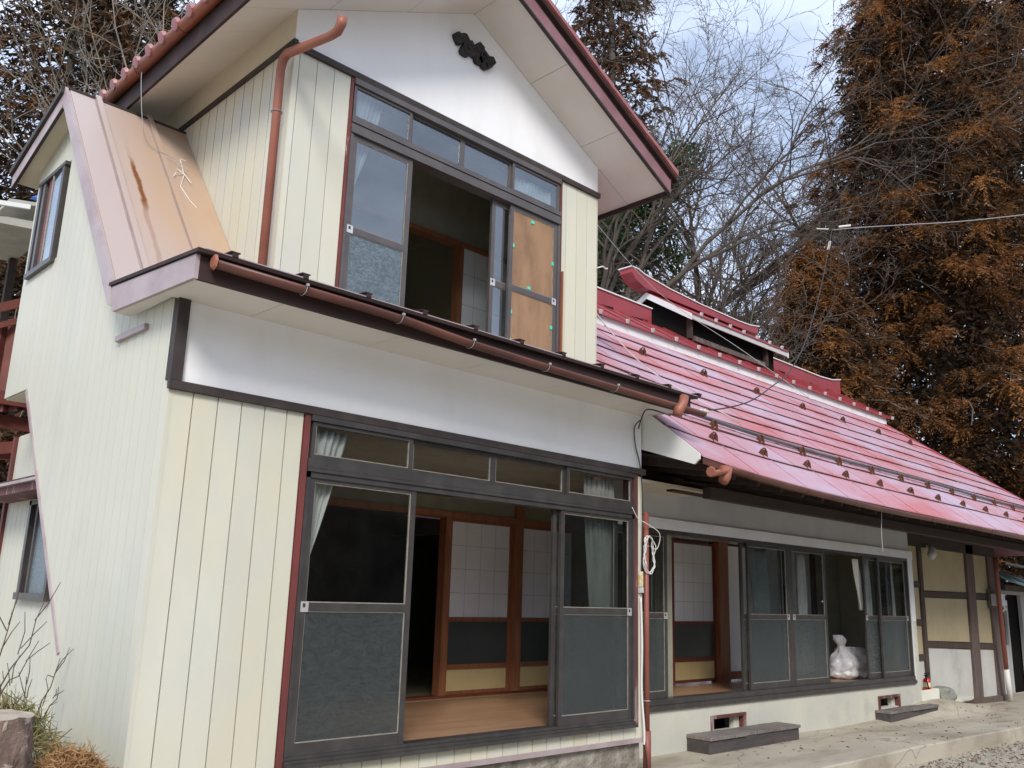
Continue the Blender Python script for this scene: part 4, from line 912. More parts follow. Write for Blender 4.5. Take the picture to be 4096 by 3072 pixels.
# veranda interior
VY = 1.74
MB().box(9.72, 9.87, VY - .02, VY + .08, .556, 2.42).build('door_post', 'wood_red', F)
shoji(9.872, 10.86, VY + .01, .575, 2.38, .885, 1.325, .6, F, wood='wood_red')
MB().box(10.865, 11.095, VY - .06, VY + .10, .556, 2.42).build('thick_post', 'wood', F)
s = MB().box(11.10, 11.12, VY + .01, VY + .04, .575, 2.38).box(11.12, 12.2, VY + .008, VY + .04, .575, .68).build('shoji_screen', 'wood', F)
MB().box(11.12, 12.2, VY + .014, VY + .03, .68, 2.38).build('paper', 'paper', s)
MB().box(12.2, 13.56, VY + .01, VY + .04, .575, 2.42).build('sliding_panel', 'greyband', F)
MB().box(13.56, 13.66, VY - .04, VY + .06, .556, 2.42).build('dark_post', 'timber', F)
MB().box(13.66, 14.6, VY + .01, VY + .05, .556, 2.42).box(14.5, 14.56, .72, VY, .556, 2.42).build('inner_plaster', 'olive', F)
MB().box(8.4, 9.72, VY + .01, VY + .05, .556, 2.42).build('inner_panel', 'darkroom', F)
curtain('curtain', 'white curtain gathered in the farmhouse window beside the middle mullion', 10.06, 10.50, FYW + .13, .70, 2.28, folds=6, pinch=(10.30, 10.56))
curtain('curtain', 'thin white curtain behind the sash right of the middle mullion', 11.25, 11.45, FYW + .13, .70, 2.28, folds=4)
curtain('curtain', 'white curtain flaring at the edge of the open farmhouse doorway', 12.90, 13.10, FYW + .13, 1.55, 2.28, folds=4, pinch=(13.05, 13.14))
curtain('curtain', 'white curtain at the far end of the farmhouse window', 13.20, 13.44, FYW + .13, .66, 2.28, folds=5)
curtain('curtain', 'narrow white curtain next to the white end post', 14.05, 14.24, FYW + .13, .66, 2.28, folds=4)

# --- timber and plaster wall at the far end
TY = .93
tw = MB().box(14.66, 19.3, TY + .02, TY + .1, -.2, 2.80).build('timber_wall', 'timber', F)
def panel(x0, x1, za0, za1, zb0, zb1, m_):
    MB().prism([(x0, za0), (x1, zb0), (x1, zb1), (x0, za1)], 'y', TY - .012, TY + .018).build('plaster_panel', m_, tw)
for a, b, c, d, e, f_, m_ in [(14.67, 15.70, 2.04, 2.74, 2.04, 2.74, 'ochre'), (14.67, 15.70, 1.42, 1.95, 1.42, 1.95, 'ochre'), (14.67, 15.70, .86, 1.33, .86, 1.33, 'ochre'), (14.67, 15.70, .1, .78, .1, .78, 'greyplaster'),
                              (15.83, 17.88, 1.90, 2.74, 1.91, 2.74, 'ochre'), (15.83, 17.88, 1.08, 1.78, 1.03, 1.79, 'ochre'), (15.83, 17.88, .08, .97, .06, .90, 'greyplaster'),
                              (18.20, 19.0, 1.92, 2.74, 1.92, 2.74, 'ochre'), (18.20, 19.0, 1.02, 1.79, 1.00, 1.79, 'ochre'), (18.20, 19.0, .06, .90, .05, .88, 'greyplaster')]:
    panel(a, b, c, d, e, f_, m_)
MB().box(15.70, 15.83, TY - .05, TY + .02, .0, 2.78).build('post', 'timber', tw)
MB().prism([(17.86, 2.78), (18.22, 2.78), (18.16, .02), (17.80, .02)], 'y', TY - .06, TY + .02).build('post', 'timber_grey', tw)
MB().box(19.0, 19.34, TY - .05, TY + .12, -.05, 2.78).build('post', 'timber_grey', tw)
for a, b, z0, z1 in ((14.67, 15.70, 1.99, 1.99), (14.67, 15.70, 1.375, 1.375), (14.67, 15.70, .82, .82), (15.83, 17.87, 1.835, 1.85), (18.2, 19.0, 1.855, 1.855), (15.83, 17.85, 1.025, .965), (18.18, 19.0, .96, .94)):
    MB().prism([(a, z0 - .05), (b, z1 - .05), (b, z1 + .05), (a, z0 + .05)], 'y', TY - .035, TY + .015).build('tie_beam', 'timber', tw)
MB().box(17.6, 19.4, TY - .09, TY + .1, -.06, .055).build('ground_sill', 'timber_grey', tw)
MB().box(14.66, 19.4, TY - .06, TY + .1, 2.62, 2.80).build('wall_plate', 'underwood', tw)
fp = MB().tube([(18.87, .70, 2.60), (18.88, .70, 2.28), (18.93, .70, .54)], .042, 10).build('downpipe', 'pipered', F, smooth=True)
MB().tube([(18.94, .70, .545), (19.03, .70, -.04)], .047, 10).build('white_pipe_foot', 'cable_white', fp, smooth=True)
# downpipe between the two houses
dp2 = MB().tube([(6.99, -.02, 2.42), (6.99, -.02, .44)], .026, 10).tube([(6.99, -.02, .44), (6.99, -.02, .10)], .038, 10).build('downpipe', 'pipered', F, smooth=True)
MB().tube([(6.99, -.02, .10), (6.99, -.02, .05)], .042, 10).build('white_pipe_foot', 'cable_white', dp2)
for z in (2.1, .7): MB().tube([(6.99 + .03 * math.cos(a), -.02 + .03 * math.sin(a), z) for a in [2 * math.pi * k / 10 for k in range(11)]], .004, 4).build('pipe_strap', 'galv', dp2)

# ================================================================== SHED on the far right
S = thing('teal_roofed_shed', 'grey shed with a teal metal roof beyond the farmhouse corner', 'shed', (22.5, 2.5, -.1))
MB().box(20.3, 20.55, 1.35, 4.5, -.2, 2.35).box(20.55, 21.25, 1.35, 1.42, -.2, .90).box(20.55, 21.25, 1.35, 1.42, 1.85, 2.2).box(21.25, 21.34, 1.33, 1.42, -.2, 2.2).box(22.3, 26, 1.35, 1.42, -.2, 2.2).box(21.34, 22.3, 1.35, 1.42, 1.95, 2.2).build('shed_wall', 'shedwall', S)
MB().box(20.55, 21.25, 1.38, 1.40, .90, 1.85).build('shed_window', 'frost_in', S)
MB().box(20.5, 26, 1.45, 4.5, -.2, 2.1).build('shed_dark_fill', 'black', S)  # solid black block in place of the dark inside the shed
sv = []
for i, x in enumerate((19.9, 20.6, 21.5, 23, 26)):
    for j in range(7):
        a = j / 6 * 1.15; sv.append((x, .85 + .55 * math.sin(a) * 1.6, 2.63 - .085 * (x - 19.9) - .40 * (1 - math.sin(a) / math.sin(1.15)) ** 1.4))
sf = [(i * 7 + j, (i + 1) * 7 + j, (i + 1) * 7 + j + 1, i * 7 + j + 1) for i in range(4) for j in range(6)]
sr2 = MB().add(sv, sf).build('shed_roof', 'teal', S, smooth=True)
sd = sr2.modifiers.new('t', 'SOLIDIFY'); sd.thickness = .03
MB().box(20.2, 26, .98, 1.30, 2.02, 2.12).build('eave_beam', 'timber', S)
MB().bar((19.5, .75, 2.52), (20.9, .80, 2.50), .07, .05).build('hanging_gutter', 'gutter', S)

# ================================================================== behind the left wing
Q = thing('steel_outdoor_frame', 'rust-red steel frame with corrugated panel behind the left wall', 'frame', (2.4, 5.5, 0))
for z, y, x0 in ((3.40, 5.0, .6), (3.18, 5.2, .6), (2.90, 5.6, .6)):
    MB().box(x0, 4.2, y, y + .08, z, z + .14).build('beam', 'steel_red', Q)
MB().bar((.8, 5.1, 2.50), (3.1, 5.0, 3.05), .06, .12).build('brace', 'steel_red', Q)
MB().bar((.9, 5.0, 3.60), (2.9, 5.0, 4.68), .05, .09).build('rail', 'steel_red', Q)
MB().bar((.9, 5.0, 3.38), (2.9, 5.0, 4.48), .04, .06).build('rail', 'steel_red', Q)
cp = MB(); vs = []; N_ = 60
for i in range(N_ + 1):
    x = .9 + 2.0 * i / N_; vs += [(x, 5.06 + .025 * math.sin(i * 1.57), 2.9 + .25 * (x - .9)), (x, 5.06 + .025 * math.sin(i * 1.57), 3.40 + .54 * (x - .9))]
cp.add(vs, [(2 * i, 2 * i + 2, 2 * i + 3, 2 * i + 1) for i in range(N_)]).build('corrugated_panel', 'steel_red', Q)
for x in (1.0, 3.0): MB().box(x, x + .08, 5.08, 5.16, .3, 3.5).build('post', 'steel_red', Q)
NR = thing('neighbour_eave', 'grey eave and gutter of another roof left of the tan roof', 'roof', (2.2, 7.2, 5.9))
MB().prism([(2.3, 5.99), (3.3, 6.08), (3.3, 6.19), (2.75, 6.13)], 'y', 6.9, 8.5).build('eave_soffit', 'neigh', NR)
MB().prism([(2.40, 6.19), (2.98, 6.28), (2.98, 6.34), (2.40, 6.25)], 'y', 6.8, 6.85).build('board', 'whitemetal', NR)
MB().prism([(2.75, 6.33), (3.3, 6.42), (3.3, 6.47), (2.75, 6.38)], 'y', 6.9, 7.6).build('roof_sheet', 'neigh', NR)
MB().box(3.20, 3.30, 8.3, 8.4, .2, 6.06).build('post', 'underwood', NR)
MB().prism([(3.0, 6.49), (3.3, 6.52), (3.3, 6.62), (3.15, 6.6)], 'y', 6.9, 7.0).build('blue_sheet', 'blue', NR)

# ================================================================== small things
def step(label, x0, x1, y0, y1, z0, z1, n_):
    t = thing('wooden_step', label, 'step', ((x0 + x1) / 2, (y0 + y1) / 2, z0), 'wooden steps below the farmhouse window')
    MB().box(x0, x1, y0, y0 + .03, z0, z1 - .036).box(x0, x1, y1 - .03, y1, z0, z1 - .036).box(x0, x0 + .03, y0 + .03, y1 - .03, z0, z1 - .036).box(x1 - .03, x1, y0 + .03, y1 - .03, z0, z1 - .036).build('box_frame', 'stepside', t, bevel=.004)
    w = (x1 - x0 + .02) / n_; rg = random.Random(n_)
    for i in range(n_):
        a = x0 - .01 + w * i; j = rg.uniform(-.012, .008)
        MB().box(a + .003, a + w - .003, y0 - .012 + j, y1, z1 - .035, z1 + rg.uniform(-.003, .003)).build('plank', 'stepwood', t, bevel=.004)
    return t
step('long weathered wooden step nearest the two-storey house', 8.465, 10.33, .29, .575, .050, .222, 8)
step('shorter weathered wooden step nearer the fire extinguisher', 13.02, 14.70, .36, .575, .02, .19, 7)

bx_ = thing('foam_box', 'dirty white foam box holding the fire extinguisher', 'box', (14.97, .66, .24))
MB().box(14.66, 15.32, .56, .585, .215, .375).box(14.66, 15.32, .735, .76, .215, .375).box(14.66, 14.685, .585, .735, .215, .375).box(15.295, 15.32, .585, .735, .215, .375).box(14.685, 15.295, .585, .735, .215, .25).build('shell', 'foam', bx_, bevel=.006)
ex = thing('fire_extinguisher', 'small red fire extinguisher standing in the foam box', 'extinguisher', (15.10, .66, .25))
MB().tube([(15.10, .66, .25), (15.10, .66, .26), (15.10, .66, .50), (15.10, .66, .525), (15.10, .66, .54)], [.05, .058, .058, .042, .02], 16).build('cylinder', 'extred', ex, smooth=True)
MB().tube([(15.10, .66, .40), (15.10, .66, .47)], .0592, 16, caps=False).build('label_band', 'extlabel', ex, smooth=True)
MB().tube([(15.10, .66, .54), (15.10, .66, .57)], .018, 8).box(15.03, 15.20, .65, .67, .57, .585).box(15.05, 15.22, .65, .67, .598, .612).build('valve_handle', 'black', ex)
MB().tube([(15.06, .66, .56), (15.01, .63, .55), (15.0, .61, .45), (15.03, .60, .34)], .011, 6).build('hose', 'black', ex, smooth=True)
def rock(name, label, c, s, seed, m_='stone'):
    import bmesh
    bm = bmesh.new(); bmesh.ops.create_icosphere(bm, subdivisions=3, radius=1)
    for v in bm.verts:
        d = 1 + .22 * mnoise.noise(Vector((math.cos(a) * 11, math.sin(a) * 11, z * 23 + seed))) + .25 * mnoise.noise(v.co * 1.4 + Vector((seed, 0, 0))) + .08 * mnoise.noise(v.co * 4 + Vector((0, seed, 0)))
        v.co = Vector((max(-.8, min(.8, v.co.x)) * s[0], max(-.8, min(.8, v.co.y)) * s[1], max(-.75, min(.75, v.co.z)) * s[2])) * d
    me = bpy.data.meshes.new(name); bm.to_mesh(me); bm.free(); me.materials.append(M[m_])
    return tag(place(name, me, c), label, 'stone')
rock('stone', 'flat grey stone beside the foam box', (15.78, .70, .25), (.36, .16, .14), 3)
rock('stone', 'thin pale slab at the foot of the plaster wall', (16.75, .78, .12), (.55, .10, .05), 8, 'found')

# plastic bag of rubbish in the open doorway
import bmesh
def crumple(label, c, prof, seed, m_, parent=None, name='plastic_bag', squash=(1, .8)):
    vs = []; n_ = 36; rows = len(prof) * 4
    for j in range(rows + 1):
        t = j / rows * (len(prof) - 1); i = min(int(t), len(prof) - 2); f_ = t - i
        r = prof[i][0] * (1 - f_) + prof[i + 1][0] * f_; z = prof[i][1] * (1 - f_) + prof[i + 1][1] * f_
        ox = prof[i][2] * (1 - f_) + prof[i + 1][2] * f_
        for k in range(n_):
            a = 2 * math.pi * k / n_
            d = 1 + .45 * mnoise.noise(Vector((math.cos(a) * 1.8, math.sin(a) * 1.8, z * 6 + seed))) + .22 * mnoise.noise(Vector((math.cos(a) * 11, math.sin(a) * 11, z * 23 + seed))) + .25 * mnoise.noise(Vector((math.cos(a) * 5, math.sin(a) * 5, z * 11 + seed)))
            vs.append((c[0] + ox + r * d * math.cos(a) * squash[0], c[1] + r * d * math.sin(a) * squash[1], c[2] + z))
    fs = [(j * n_ + k, j * n_ + (k + 1) % n_, (j + 1) * n_ + (k + 1) % n_, (j + 1) * n_ + k) for j in range(rows) for k in range(n_)]
    fs += [tuple(range(n_ - 1, -1, -1)), tuple(rows * n_ + k for k in range(n_))]
    return MB().add(vs, fs).build(name, m_, parent, smooth=True)
bg_ = thing('rubbish_bag', 'clear plastic rubbish bag slumped in the open farmhouse doorway', 'bag', (13.45, 1.1, .556))
crumple('', (13.25, 1.12, .56), [(.16, 0, 0), (.25, .05, 0), (.25, .18, 0), (.18, .32, -.02), (.08, .43, -.05), (.055, .47, -.06), (.10, .55, -.09), (.07, .62, -.12)], 1.0, 'plastic', bg_, 'bag_film')
crumple('', (13.62, 1.08, .56), [(.22, 0, 0), (.33, .05, 0), (.33, .18, 0), (.27, .33, -.05), (.14, .45, -.14)], 4.0, 'plastic', bg_, 'bag_film')
crumple('', (13.25, 1.14, .565), [(.12, 0, 0), (.19, .05, 0), (.20, .18, 0), (.10, .28, 0)], 2.0, 'paper', bg_, 'bag_contents')
crumple('', (13.60, 1.10, .565), [(.12, 0, 0), (.2, .05, 0), (.18, .12, 0), (.08, .20, 0)], 7.0, 'curtain_beige', bg_, 'bag_contents')
crumple('', (13.52, .95, .565), [(.07, 0, 0), (.12, .04, 0), (.11, .12, 0), (.03, .18, 0)], 9.0, 'paper', bg_, 'bag_contents')

mt = thing('electric_meter', 'grey electric meter box on the farmhouse corner post', 'meter', (19.05, .8, 1.66))
MB().box(18.92, 19.20, .66, .86, 1.69, 1.92).build('case', 'meter', mt, bevel=.02)
MB().box(19.21, 19.215, .70, .82, 1.76, 1.88).box(19.10, 19.19, .652, .658, 1.80, 1.89).build('window', 'black', mt)
MB().tube([(18.95, .70, 1.69), (18.95, .69, 1.62), (19.0, .68, 1.59), (19.04, .68, 1.62)], .014, 6).tube([(19.1, .7, 1.69), (19.14, .68, 1.62)], .02, 6).build('conduit', 'cable_white', mt)
MB().box(18.86, 19.24, .861, .885, 1.64, 2.0).build('backboard', 'timber_grey', mt)
fl = thing('wall_lamp', 'white lamp fitting under the dark eave above the plaster wall', 'lamp', (16.0, .82, 2.48))
MB().tube([(15.88, .74, 2.44), (15.93, .75, 2.50), (16.03, .78, 2.60), (16.05, .8, 2.64)], [.05, .075, .055, .04], 10).build('head', 'meter', fl, smooth=True)
MB().tube([(16.04, .79, 2.62), (16.04, .92, 2.66)], .03, 8).build('arm', 'meter', fl)

# cables
cable('white conduit running down the edge of the lower front wall', [(6.905, -.02, 1.62), (6.908, -.03, 1.2), (6.912, -.02, .8), (6.91, -.05, .45), (6.905, -.05, .33)], .011, 'cable_white')
cable('black cable hanging from the eave down past the red post', [(6.85, -.06, 3.30), (6.80, -.03, 3.22), (6.83, -.02, 3.05), (6.89, -.03, 2.85), (6.90, -.05, 2.5), (6.915, -.03, 2.1), (6.90, -.03, 1.72), (6.905, -.04, 1.64)], .006, 'cable_black')
cable('black cable looping from the gutter to the wall corner', [(6.60, -.60, 3.24), (6.5, -.45, 3.30), (6.72, -.2, 3.33), (6.86, -.03, 3.22)], .007, 'cable_black')
cable('thin black cable dropping to the ground by the downpipe', [(6.905, -.05, .34), (6.92, -.06, .25), (6.95, -.06, .08)], .006, 'cable_black')
rgc = random.Random(2); pts = []
for k in range(46):
    a = k * .55; pts.append((6.985 + .075 * math.cos(a) + rgc.uniform(-.012, .012), -.06 + rgc.uniform(-.02, .02), 2.02 + .17 * math.sin(a) + rgc.uniform(-.012, .012)))
cable('coil of white wire hung on the pipe between the houses', pts, .0045, 'cable_white', name='wire_coil')
cable('loose white wire ends curling beside the coil', [(6.75, -.04, 2.45), (6.83, -.05, 2.35), (6.95, -.08, 2.30), (7.10, -.10, 2.22), (7.08, -.08, 2.08), (7.0, -.07, 2.1)], .004, 'cable_white')
jb = thing('junction_box', 'small yellowed junction box on the cream edge board', 'junction box', (6.90, -.02, 1.66))
MB().box(6.88, 6.925, -.034, -.005, 1.72, 1.86).build('cover', 'extlabel', jb); MB().box(6.882, 6.928, -.036, -.005, 1.665, 1.715).build('socket', 'meter', jb)
at0 = lambda px, py, d: CAM + (right * (px - 1106) + down * (py - 829.5) + fwd * 1936.43) * (d / math.hypot((right * (px - 1106) + down * (py - 829.5) + fwd * 1936.43).x, (right * (px - 1106) + down * (py - 829.5) + fwd * 1936.43).y))
cable('black service wire sagging from the gutter end up towards the cedar', [at0(1490, 886, 8.55), at0(1552, 884, 8.8), at0(1619, 867, 9.3), at0(1668, 834, 9.9), at0(1710, 797, 10.6), at0(1748, 715, 12), at0(1778, 600, 14.5), at0(1797, 497, 17)], .007, 'cable_black', name='service_wire')
cable('grey overhead wire running right from the white insulators', [at0(1797, 497, 17), at0(1850, 492, 16.8), at0(1950, 486, 16.4), at0(2080, 478, 16), at0(2230, 462, 15.5)], .008, 'cable_grey', name='overhead_wire')
ig = thing('line_insulator', 'white rod insulators on the overhead wire in front of the cedar', 'insulator', tuple(at0(1797, 500, 17)))
MB().tube([at0(1812, 490, 17), at0(1838, 487, 17)], .022, 8).build('rod', 'cable_white', ig)
MB().tube([at0(1793, 521, 17), at0(1789, 539, 17)], .022, 8).build('rod', 'cable_white', ig)
MB().tube([at0(1764, 494, 17), at0(1790, 495, 17)], .010, 6).build('rod', 'cable_white', ig)
gi = thing('wire_insulator', 'white insulator beads on the service wire by the gutter end', 'insulator', (7.15, -.6, 3.38))
for k in range(3): MB().tube([(7.05 + .09 * k, -.602 + .02 * k, 3.362 + .012 * k), (7.11 + .09 * k, -.59 + .02 * k, 3.372 + .012 * k)], .018, 8).build('bead', 'cable_white', gi)
cable('pale guy wire slanting over the farmhouse roof near the upper wall', [(6.98, .9, 4.9), (8.0, .75, 4.2), (9.5, .45, 3.75)], .007, 'cable_white', name='guy_wire')
cable('pale guy wire from the ridge vent down across the red sheets', [(9.6, 3.5, 7.9), (11.6, 3.3, 6.7), (12.6, 2.2, 5.6), (13.2, .8, 4.3)], .005, 'cable_grey', name='guy_wire')
cable('frayed cord hanging from the peeling gutter onto the tan roof', [(2.58, 2.25, 6.12), (2.56, 2.2, 6.0), (2.60, 2.15, 5.6), (2.70, 2.2, 5.42), (2.9, 2.1, 5.32), (3.0, 2.0, 5.2)], .0035, 'cable_grey', name='cord')
fz = thing('frayed_cord_tuft', 'tangled white cord tuft lying on the tan roof', 'cord', (2.95, 1.95, 5.1))
for k, pp in enumerate([[(2.98, 2.16, 5.36), (2.97, 2.02, 5.17), (3.0, 1.9, 5.05)], [(2.98, 2.02, 5.17), (2.88, 1.97, 5.13), (2.82, 1.9, 5.02)], [(2.98, 2.16, 5.37), (3.03, 2.15, 5.36)], [(2.97, 2.0, 5.16), (2.90, 1.88, 4.98), (2.93, 1.75, 4.83), (2.98, 1.68, 4.74)], [(2.98, 2.0, 5.15), (2.91, 2.03, 5.2)]]):
    MB().tube(pp, .0035, 5).build('strand', 'wirewhite', fz)
cable('small wire bracket on the right edge of the upper wall', [(6.93, .57, 5.05), (7.0, .55, 5.08), (7.04, .55, 5.07), (7.06, .53, 5.07)], .008, 'cable_white', name='wire_bracket', cat='bracket')
cable('thin drop wire hanging below the farmhouse eave', [(10.9, -.62, 2.76), (10.9, -.60, 2.5), (10.9, -.60, 2.24)], .005, 'cable_grey', name='drop_wire')
# ================================================================== plants, litter near the camera
def at(px, py, d):
    r_ = right * (px - 1106) + down * (py - 829.5) + fwd * 1936.43
    return CAM + r_ * (d / math.hypot(r_.x, r_.y))
def np_mesh(name, V, Fq, m, smooth=False):
    me = bpy.data.meshes.new(name); nv = len(V); nf = len(Fq); k = Fq.shape[1]
    me.vertices.add(nv); me.vertices.foreach_set('co', V.astype(np.float32).ravel())
    me.loops.add(nf * k); me.loops.foreach_set('vertex_index', Fq.astype(np.int32).ravel())
    me.polygons.add(nf); me.polygons.foreach_set('loop_start', (np.arange(nf) * k).astype(np.int32)); me.polygons.foreach_set('loop_total', np.full(nf, k, np.int32))
    me.update(calc_edges=True); me.materials.append(m)
    if smooth: me.polygons.foreach_set('use_smooth', np.ones(nf, bool))
    return me
def leaf_quads(C, D, L, W, rs):
    """quads centred at C, long axis D (unit), length L, width W"""
    n_ = len(C); rnd = rs.normal(size=(n_, 3)); S_ = np.cross(D, rnd); S_ /= np.linalg.norm(S_, axis=1, keepdims=True) + 1e-9
    L = L[:, None] / 2; W = W[:, None] / 2
    V = np.stack([C - D * L, C + S_ * W - D * L * .1, C + D * L, C - S_ * W - D * L * .1], 1).reshape(-1, 3)
    return V, np.arange(n_ * 4).reshape(-1, 4)
def unit(a): return a / (np.linalg.norm(a, axis=1, keepdims=True) + 1e-9)

rs = np.random.RandomState(3)
# stump
st = thing('log_stump', 'thick cut log with flaking bark at the lower left corner', 'log', (1.47, .05, .4))
vs = []; n_ = 40
for j in range(13):
    z = .30 + .62 * j / 12
    for k in range(n_):
        a = 2 * math.pi * k / n_; r_ = .245 + .03 * mnoise.noise(Vector((math.cos(a) * 2, math.sin(a) * 2, z * 1.5))) + .018 * mnoise.noise(Vector((math.cos(a) * 9, math.sin(a) * 9, z * 7))) + .04 * (1 - j / 12)
        vs.append((1.49 + r_ * math.cos(a), .05 + r_ * math.sin(a), z + .01 * mnoise.noise(Vector((math.cos(a) * 3, math.sin(a) * 3, 9)))))
fs = [(j * n_ + k, j * n_ + (k + 1) % n_, (j + 1) * n_ + (k + 1) % n_, (j + 1) * n_ + k) for j in range(12) for k in range(n_)]
MB().add(vs, fs).build('bark', 'stump', st, smooth=True)
MB().add([vs[12 * n_ + k] for k in range(n_)], [tuple(range(n_))]).build('cut_face', 'stumptop', st)
rgb = random.Random(8)
for k in range(26):
    a = rgb.uniform(-2.6, .7); z = rgb.uniform(.5, .88); r_ = .262
    c = Vector((1.49 + r_ * math.cos(a), .05 + r_ * math.sin(a), z)); t_ = Vector((-math.sin(a), math.cos(a), 0)); w_ = rgb.uniform(.01, .03); h_ = rgb.uniform(.02, .06)
    o_ = Vector((math.cos(a), math.sin(a), 0)) * rgb.uniform(.008, .022)
    MB().add([c - t_ * w_, c + t_ * w_ + Vector((0, 0, .01)), c + t_ * w_ * .7 + Vector((0, 0, h_)) + o_, c - t_ * w_ * .8 + Vector((0, 0, h_ * .8)) + o_ * .5], [(0, 1, 2, 3)]).build('bark_flake', 'stumptop' if k % 3 == 0 else 'stump', st)
# straw pile
def strands(n_, cx, cy, cz, sx, sy, h_, L0, L1, w_, lift=.2, seed=1, up=0.0):
    q = np.random.RandomState(seed); u = q.normal(size=(n_, 2)) * .5; rr = np.clip(1 - (u ** 2).sum(1), 0, 1)
    C = np.stack([cx + u[:, 0] * sx, cy + u[:, 1] * sy, cz + h_ * rr * q.uniform(.55, 1.05, n_)], 1)
    D = q.normal(size=(n_, 3)) * np.array([1, 1, .35 + lift]); D[:, 2] = D[:, 2] + up; D = unit(D)
    # bent strand: two joined quads
    L = q.uniform(L0, L1, n_)[:, None]; S_ = unit(np.cross(D, q.normal(size=(n_, 3)))) * w_
    B = q.normal(size=(n_, 3)) * L * .12
    P0, P1, P2 = C - D * L / 2, C + B, C + D * L / 2
    V = np.stack([P0 - S_, P0 + S_, P1 - S_, P1 + S_, P2 - S_ * .4, P2 + S_ * .4], 1).reshape(-1, 3)
    i = np.arange(n_)[:, None] * 6
    return V, np.concatenate([i + np.array([[0, 1, 3, 2]]), i + np.array([[2, 3, 5, 4]])])
V, Fq = strands(5200, 1.93, -.02, .40, .30, .30, .30, .06, .20, .0028, .5, 4)
base = []; 
o = place('straw_pile', np_mesh('straw_pile', V, Fq, M['straw']), (0, 0, 0)); stuff(o, 'heap of dry brown straw against the foot of the left wall', 'straw')
V, Fq = strands(1100, 1.80, .75, .58, .34, .38, .30, .10, .30, .004, .6, 9, .6)
o = place('grass_tuft', np_mesh('grass_tuft', V, Fq, M['grass']), (0, 0, 0)); stuff(o, 'dry green grass and bamboo leaves behind the log', 'grass')
V, Fq = strands(900, 1.35, .75, .62, .45, .38, .32, .10, .30, .004, .6, 19, .6)
o = place('grass_tuft', np_mesh('grass_tuft', V, Fq, M['grass']), (0, 0, 0)); stuff(o, 'dry green grass at the left picture edge behind the log', 'grass')

# tree builder: tapered limbs as thin tubes
def grow(base, d0, length, r0, levels, q, kids=(7, 6, 6, 5), ang=(.5, .6, .7, .7), ratio=(.62, .55, .5, .45), wig=.12, up=.05, first=.3, nseg=(9, 6, 5, 4), bias=None):
    segs = []      # list of (P array, R array)
    def rec(p, d, L, r, lv):
        ns = nseg[min(lv, len(nseg) - 1)]; P = [p]; dd = d.copy()
        Rr = [r * (1 - .93 * (i / ns)) for i in range(ns + 1)]
        dirs = [dd]
        for i in range(ns):
            dd = dd + q.normal(size=3) * wig * (1 + .35 * lv) + np.array([0, 0, up])
            if bias is not None and lv < 3: dd = dd + bias
            dd = dd / np.linalg.norm(dd); P.append(P[-1] + dd * L / ns); dirs.append(dd)
        segs.append((np.array(P), np.array(Rr), lv))
        if lv >= levels: return
        nk = kids[min(lv, len(kids) - 1)]
        for k in range(nk):
            t = first + (1 - first) * (k + q.uniform(.2, .9)) / nk if lv == 0 else .15 + .85 * (k + q.uniform(.1, .9)) / nk
            t = min(t, .98); f_ = t * ns; i = int(f_); pp = P[i] + (P[min(i + 1, ns)] - P[i]) * (f_ - i)
            a = ang[min(lv, len(ang) - 1)] * q.uniform(.7, 1.35); perp = np.cross(dirs[i], q.normal(size=3)); perp /= np.linalg.norm(perp)
            nd = dirs[i] * math.cos(a) + perp * math.sin(a)
            rec(pp, nd / np.linalg.norm(nd), L * ratio[min(lv, len(ratio) - 1)] * q.uniform(.7, 1.2) * (1.15 - .5 * t), max(Rr[i] * .80, .0075), lv + 1)
    rec(np.array(base, float), np.array(d0, float) / np.linalg.norm(d0), length, r0, 0)
    return segs
def seg_mesh(name, segs, m, sides=(8, 6, 4, 3, 3), minlv=0, maxlv=9, rmin=.0048):
    Vs = []; Fs = []; o = 0
    for P, Rr, lv in segs:
        if lv < minlv or lv > maxlv: continue
        s = sides[min(lv, len(sides) - 1)]; k = len(P)
        T = np.gradient(P, axis=0); T /= np.linalg.norm(T, axis=1, keepdims=True) + 1e-9
        ref = np.array([0, 0, 1.0]) if abs(T[0, 2]) < .9 else np.array([1.0, 0, 0])
        U = np.cross(T, ref); U /= np.linalg.norm(U, axis=1, keepdims=True) + 1e-9; Wv = np.cross(U, T)
        a = np.arange(s) * 2 * math.pi / s
        rr = np.maximum(Rr, rmin)[:, None, None]
        V = P[:, None, :] + rr * (np.cos(a)[None, :, None] * U[:, None, :] + np.sin(a)[None, :, None] * Wv[:, None, :])
        Vs.append(V.reshape(-1, 3))
        i = np.arange(k - 1)[:, None] * s; j = np.arange(s)[None, :]; jn = (j + 1) % s
        Fs.append(np.stack([i + j, i + jn, i + s + jn, i + s + j], 2).reshape(-1, 4) + o); o += k * s
    return np_mesh(name, np.concatenate(Vs), np.concatenate(Fs), m, True)
def bare_tree(label, base, d0, length, r0, seed, m='bark_dark', levels=4, group='bare winter trees', **kw):
    q = np.random.RandomState(seed); segs = grow(base, d0, length, r0, levels, q, **kw)
    t = thing('bare_tree', label, 'tree', tuple(base), group)
    place('trunk', seg_mesh('trunk', segs, M[m], maxlv=1), (0, 0, 0), t)
    place('branches', seg_mesh('branches', segs, M[m], minlv=2, maxlv=2), (0, 0, 0), t)
    place('twigs', seg_mesh('twigs', segs, M['bark_twig'] if m != 'bark_pale' else M[m], minlv=3), (0, 0, 0), t)
    return t, segs
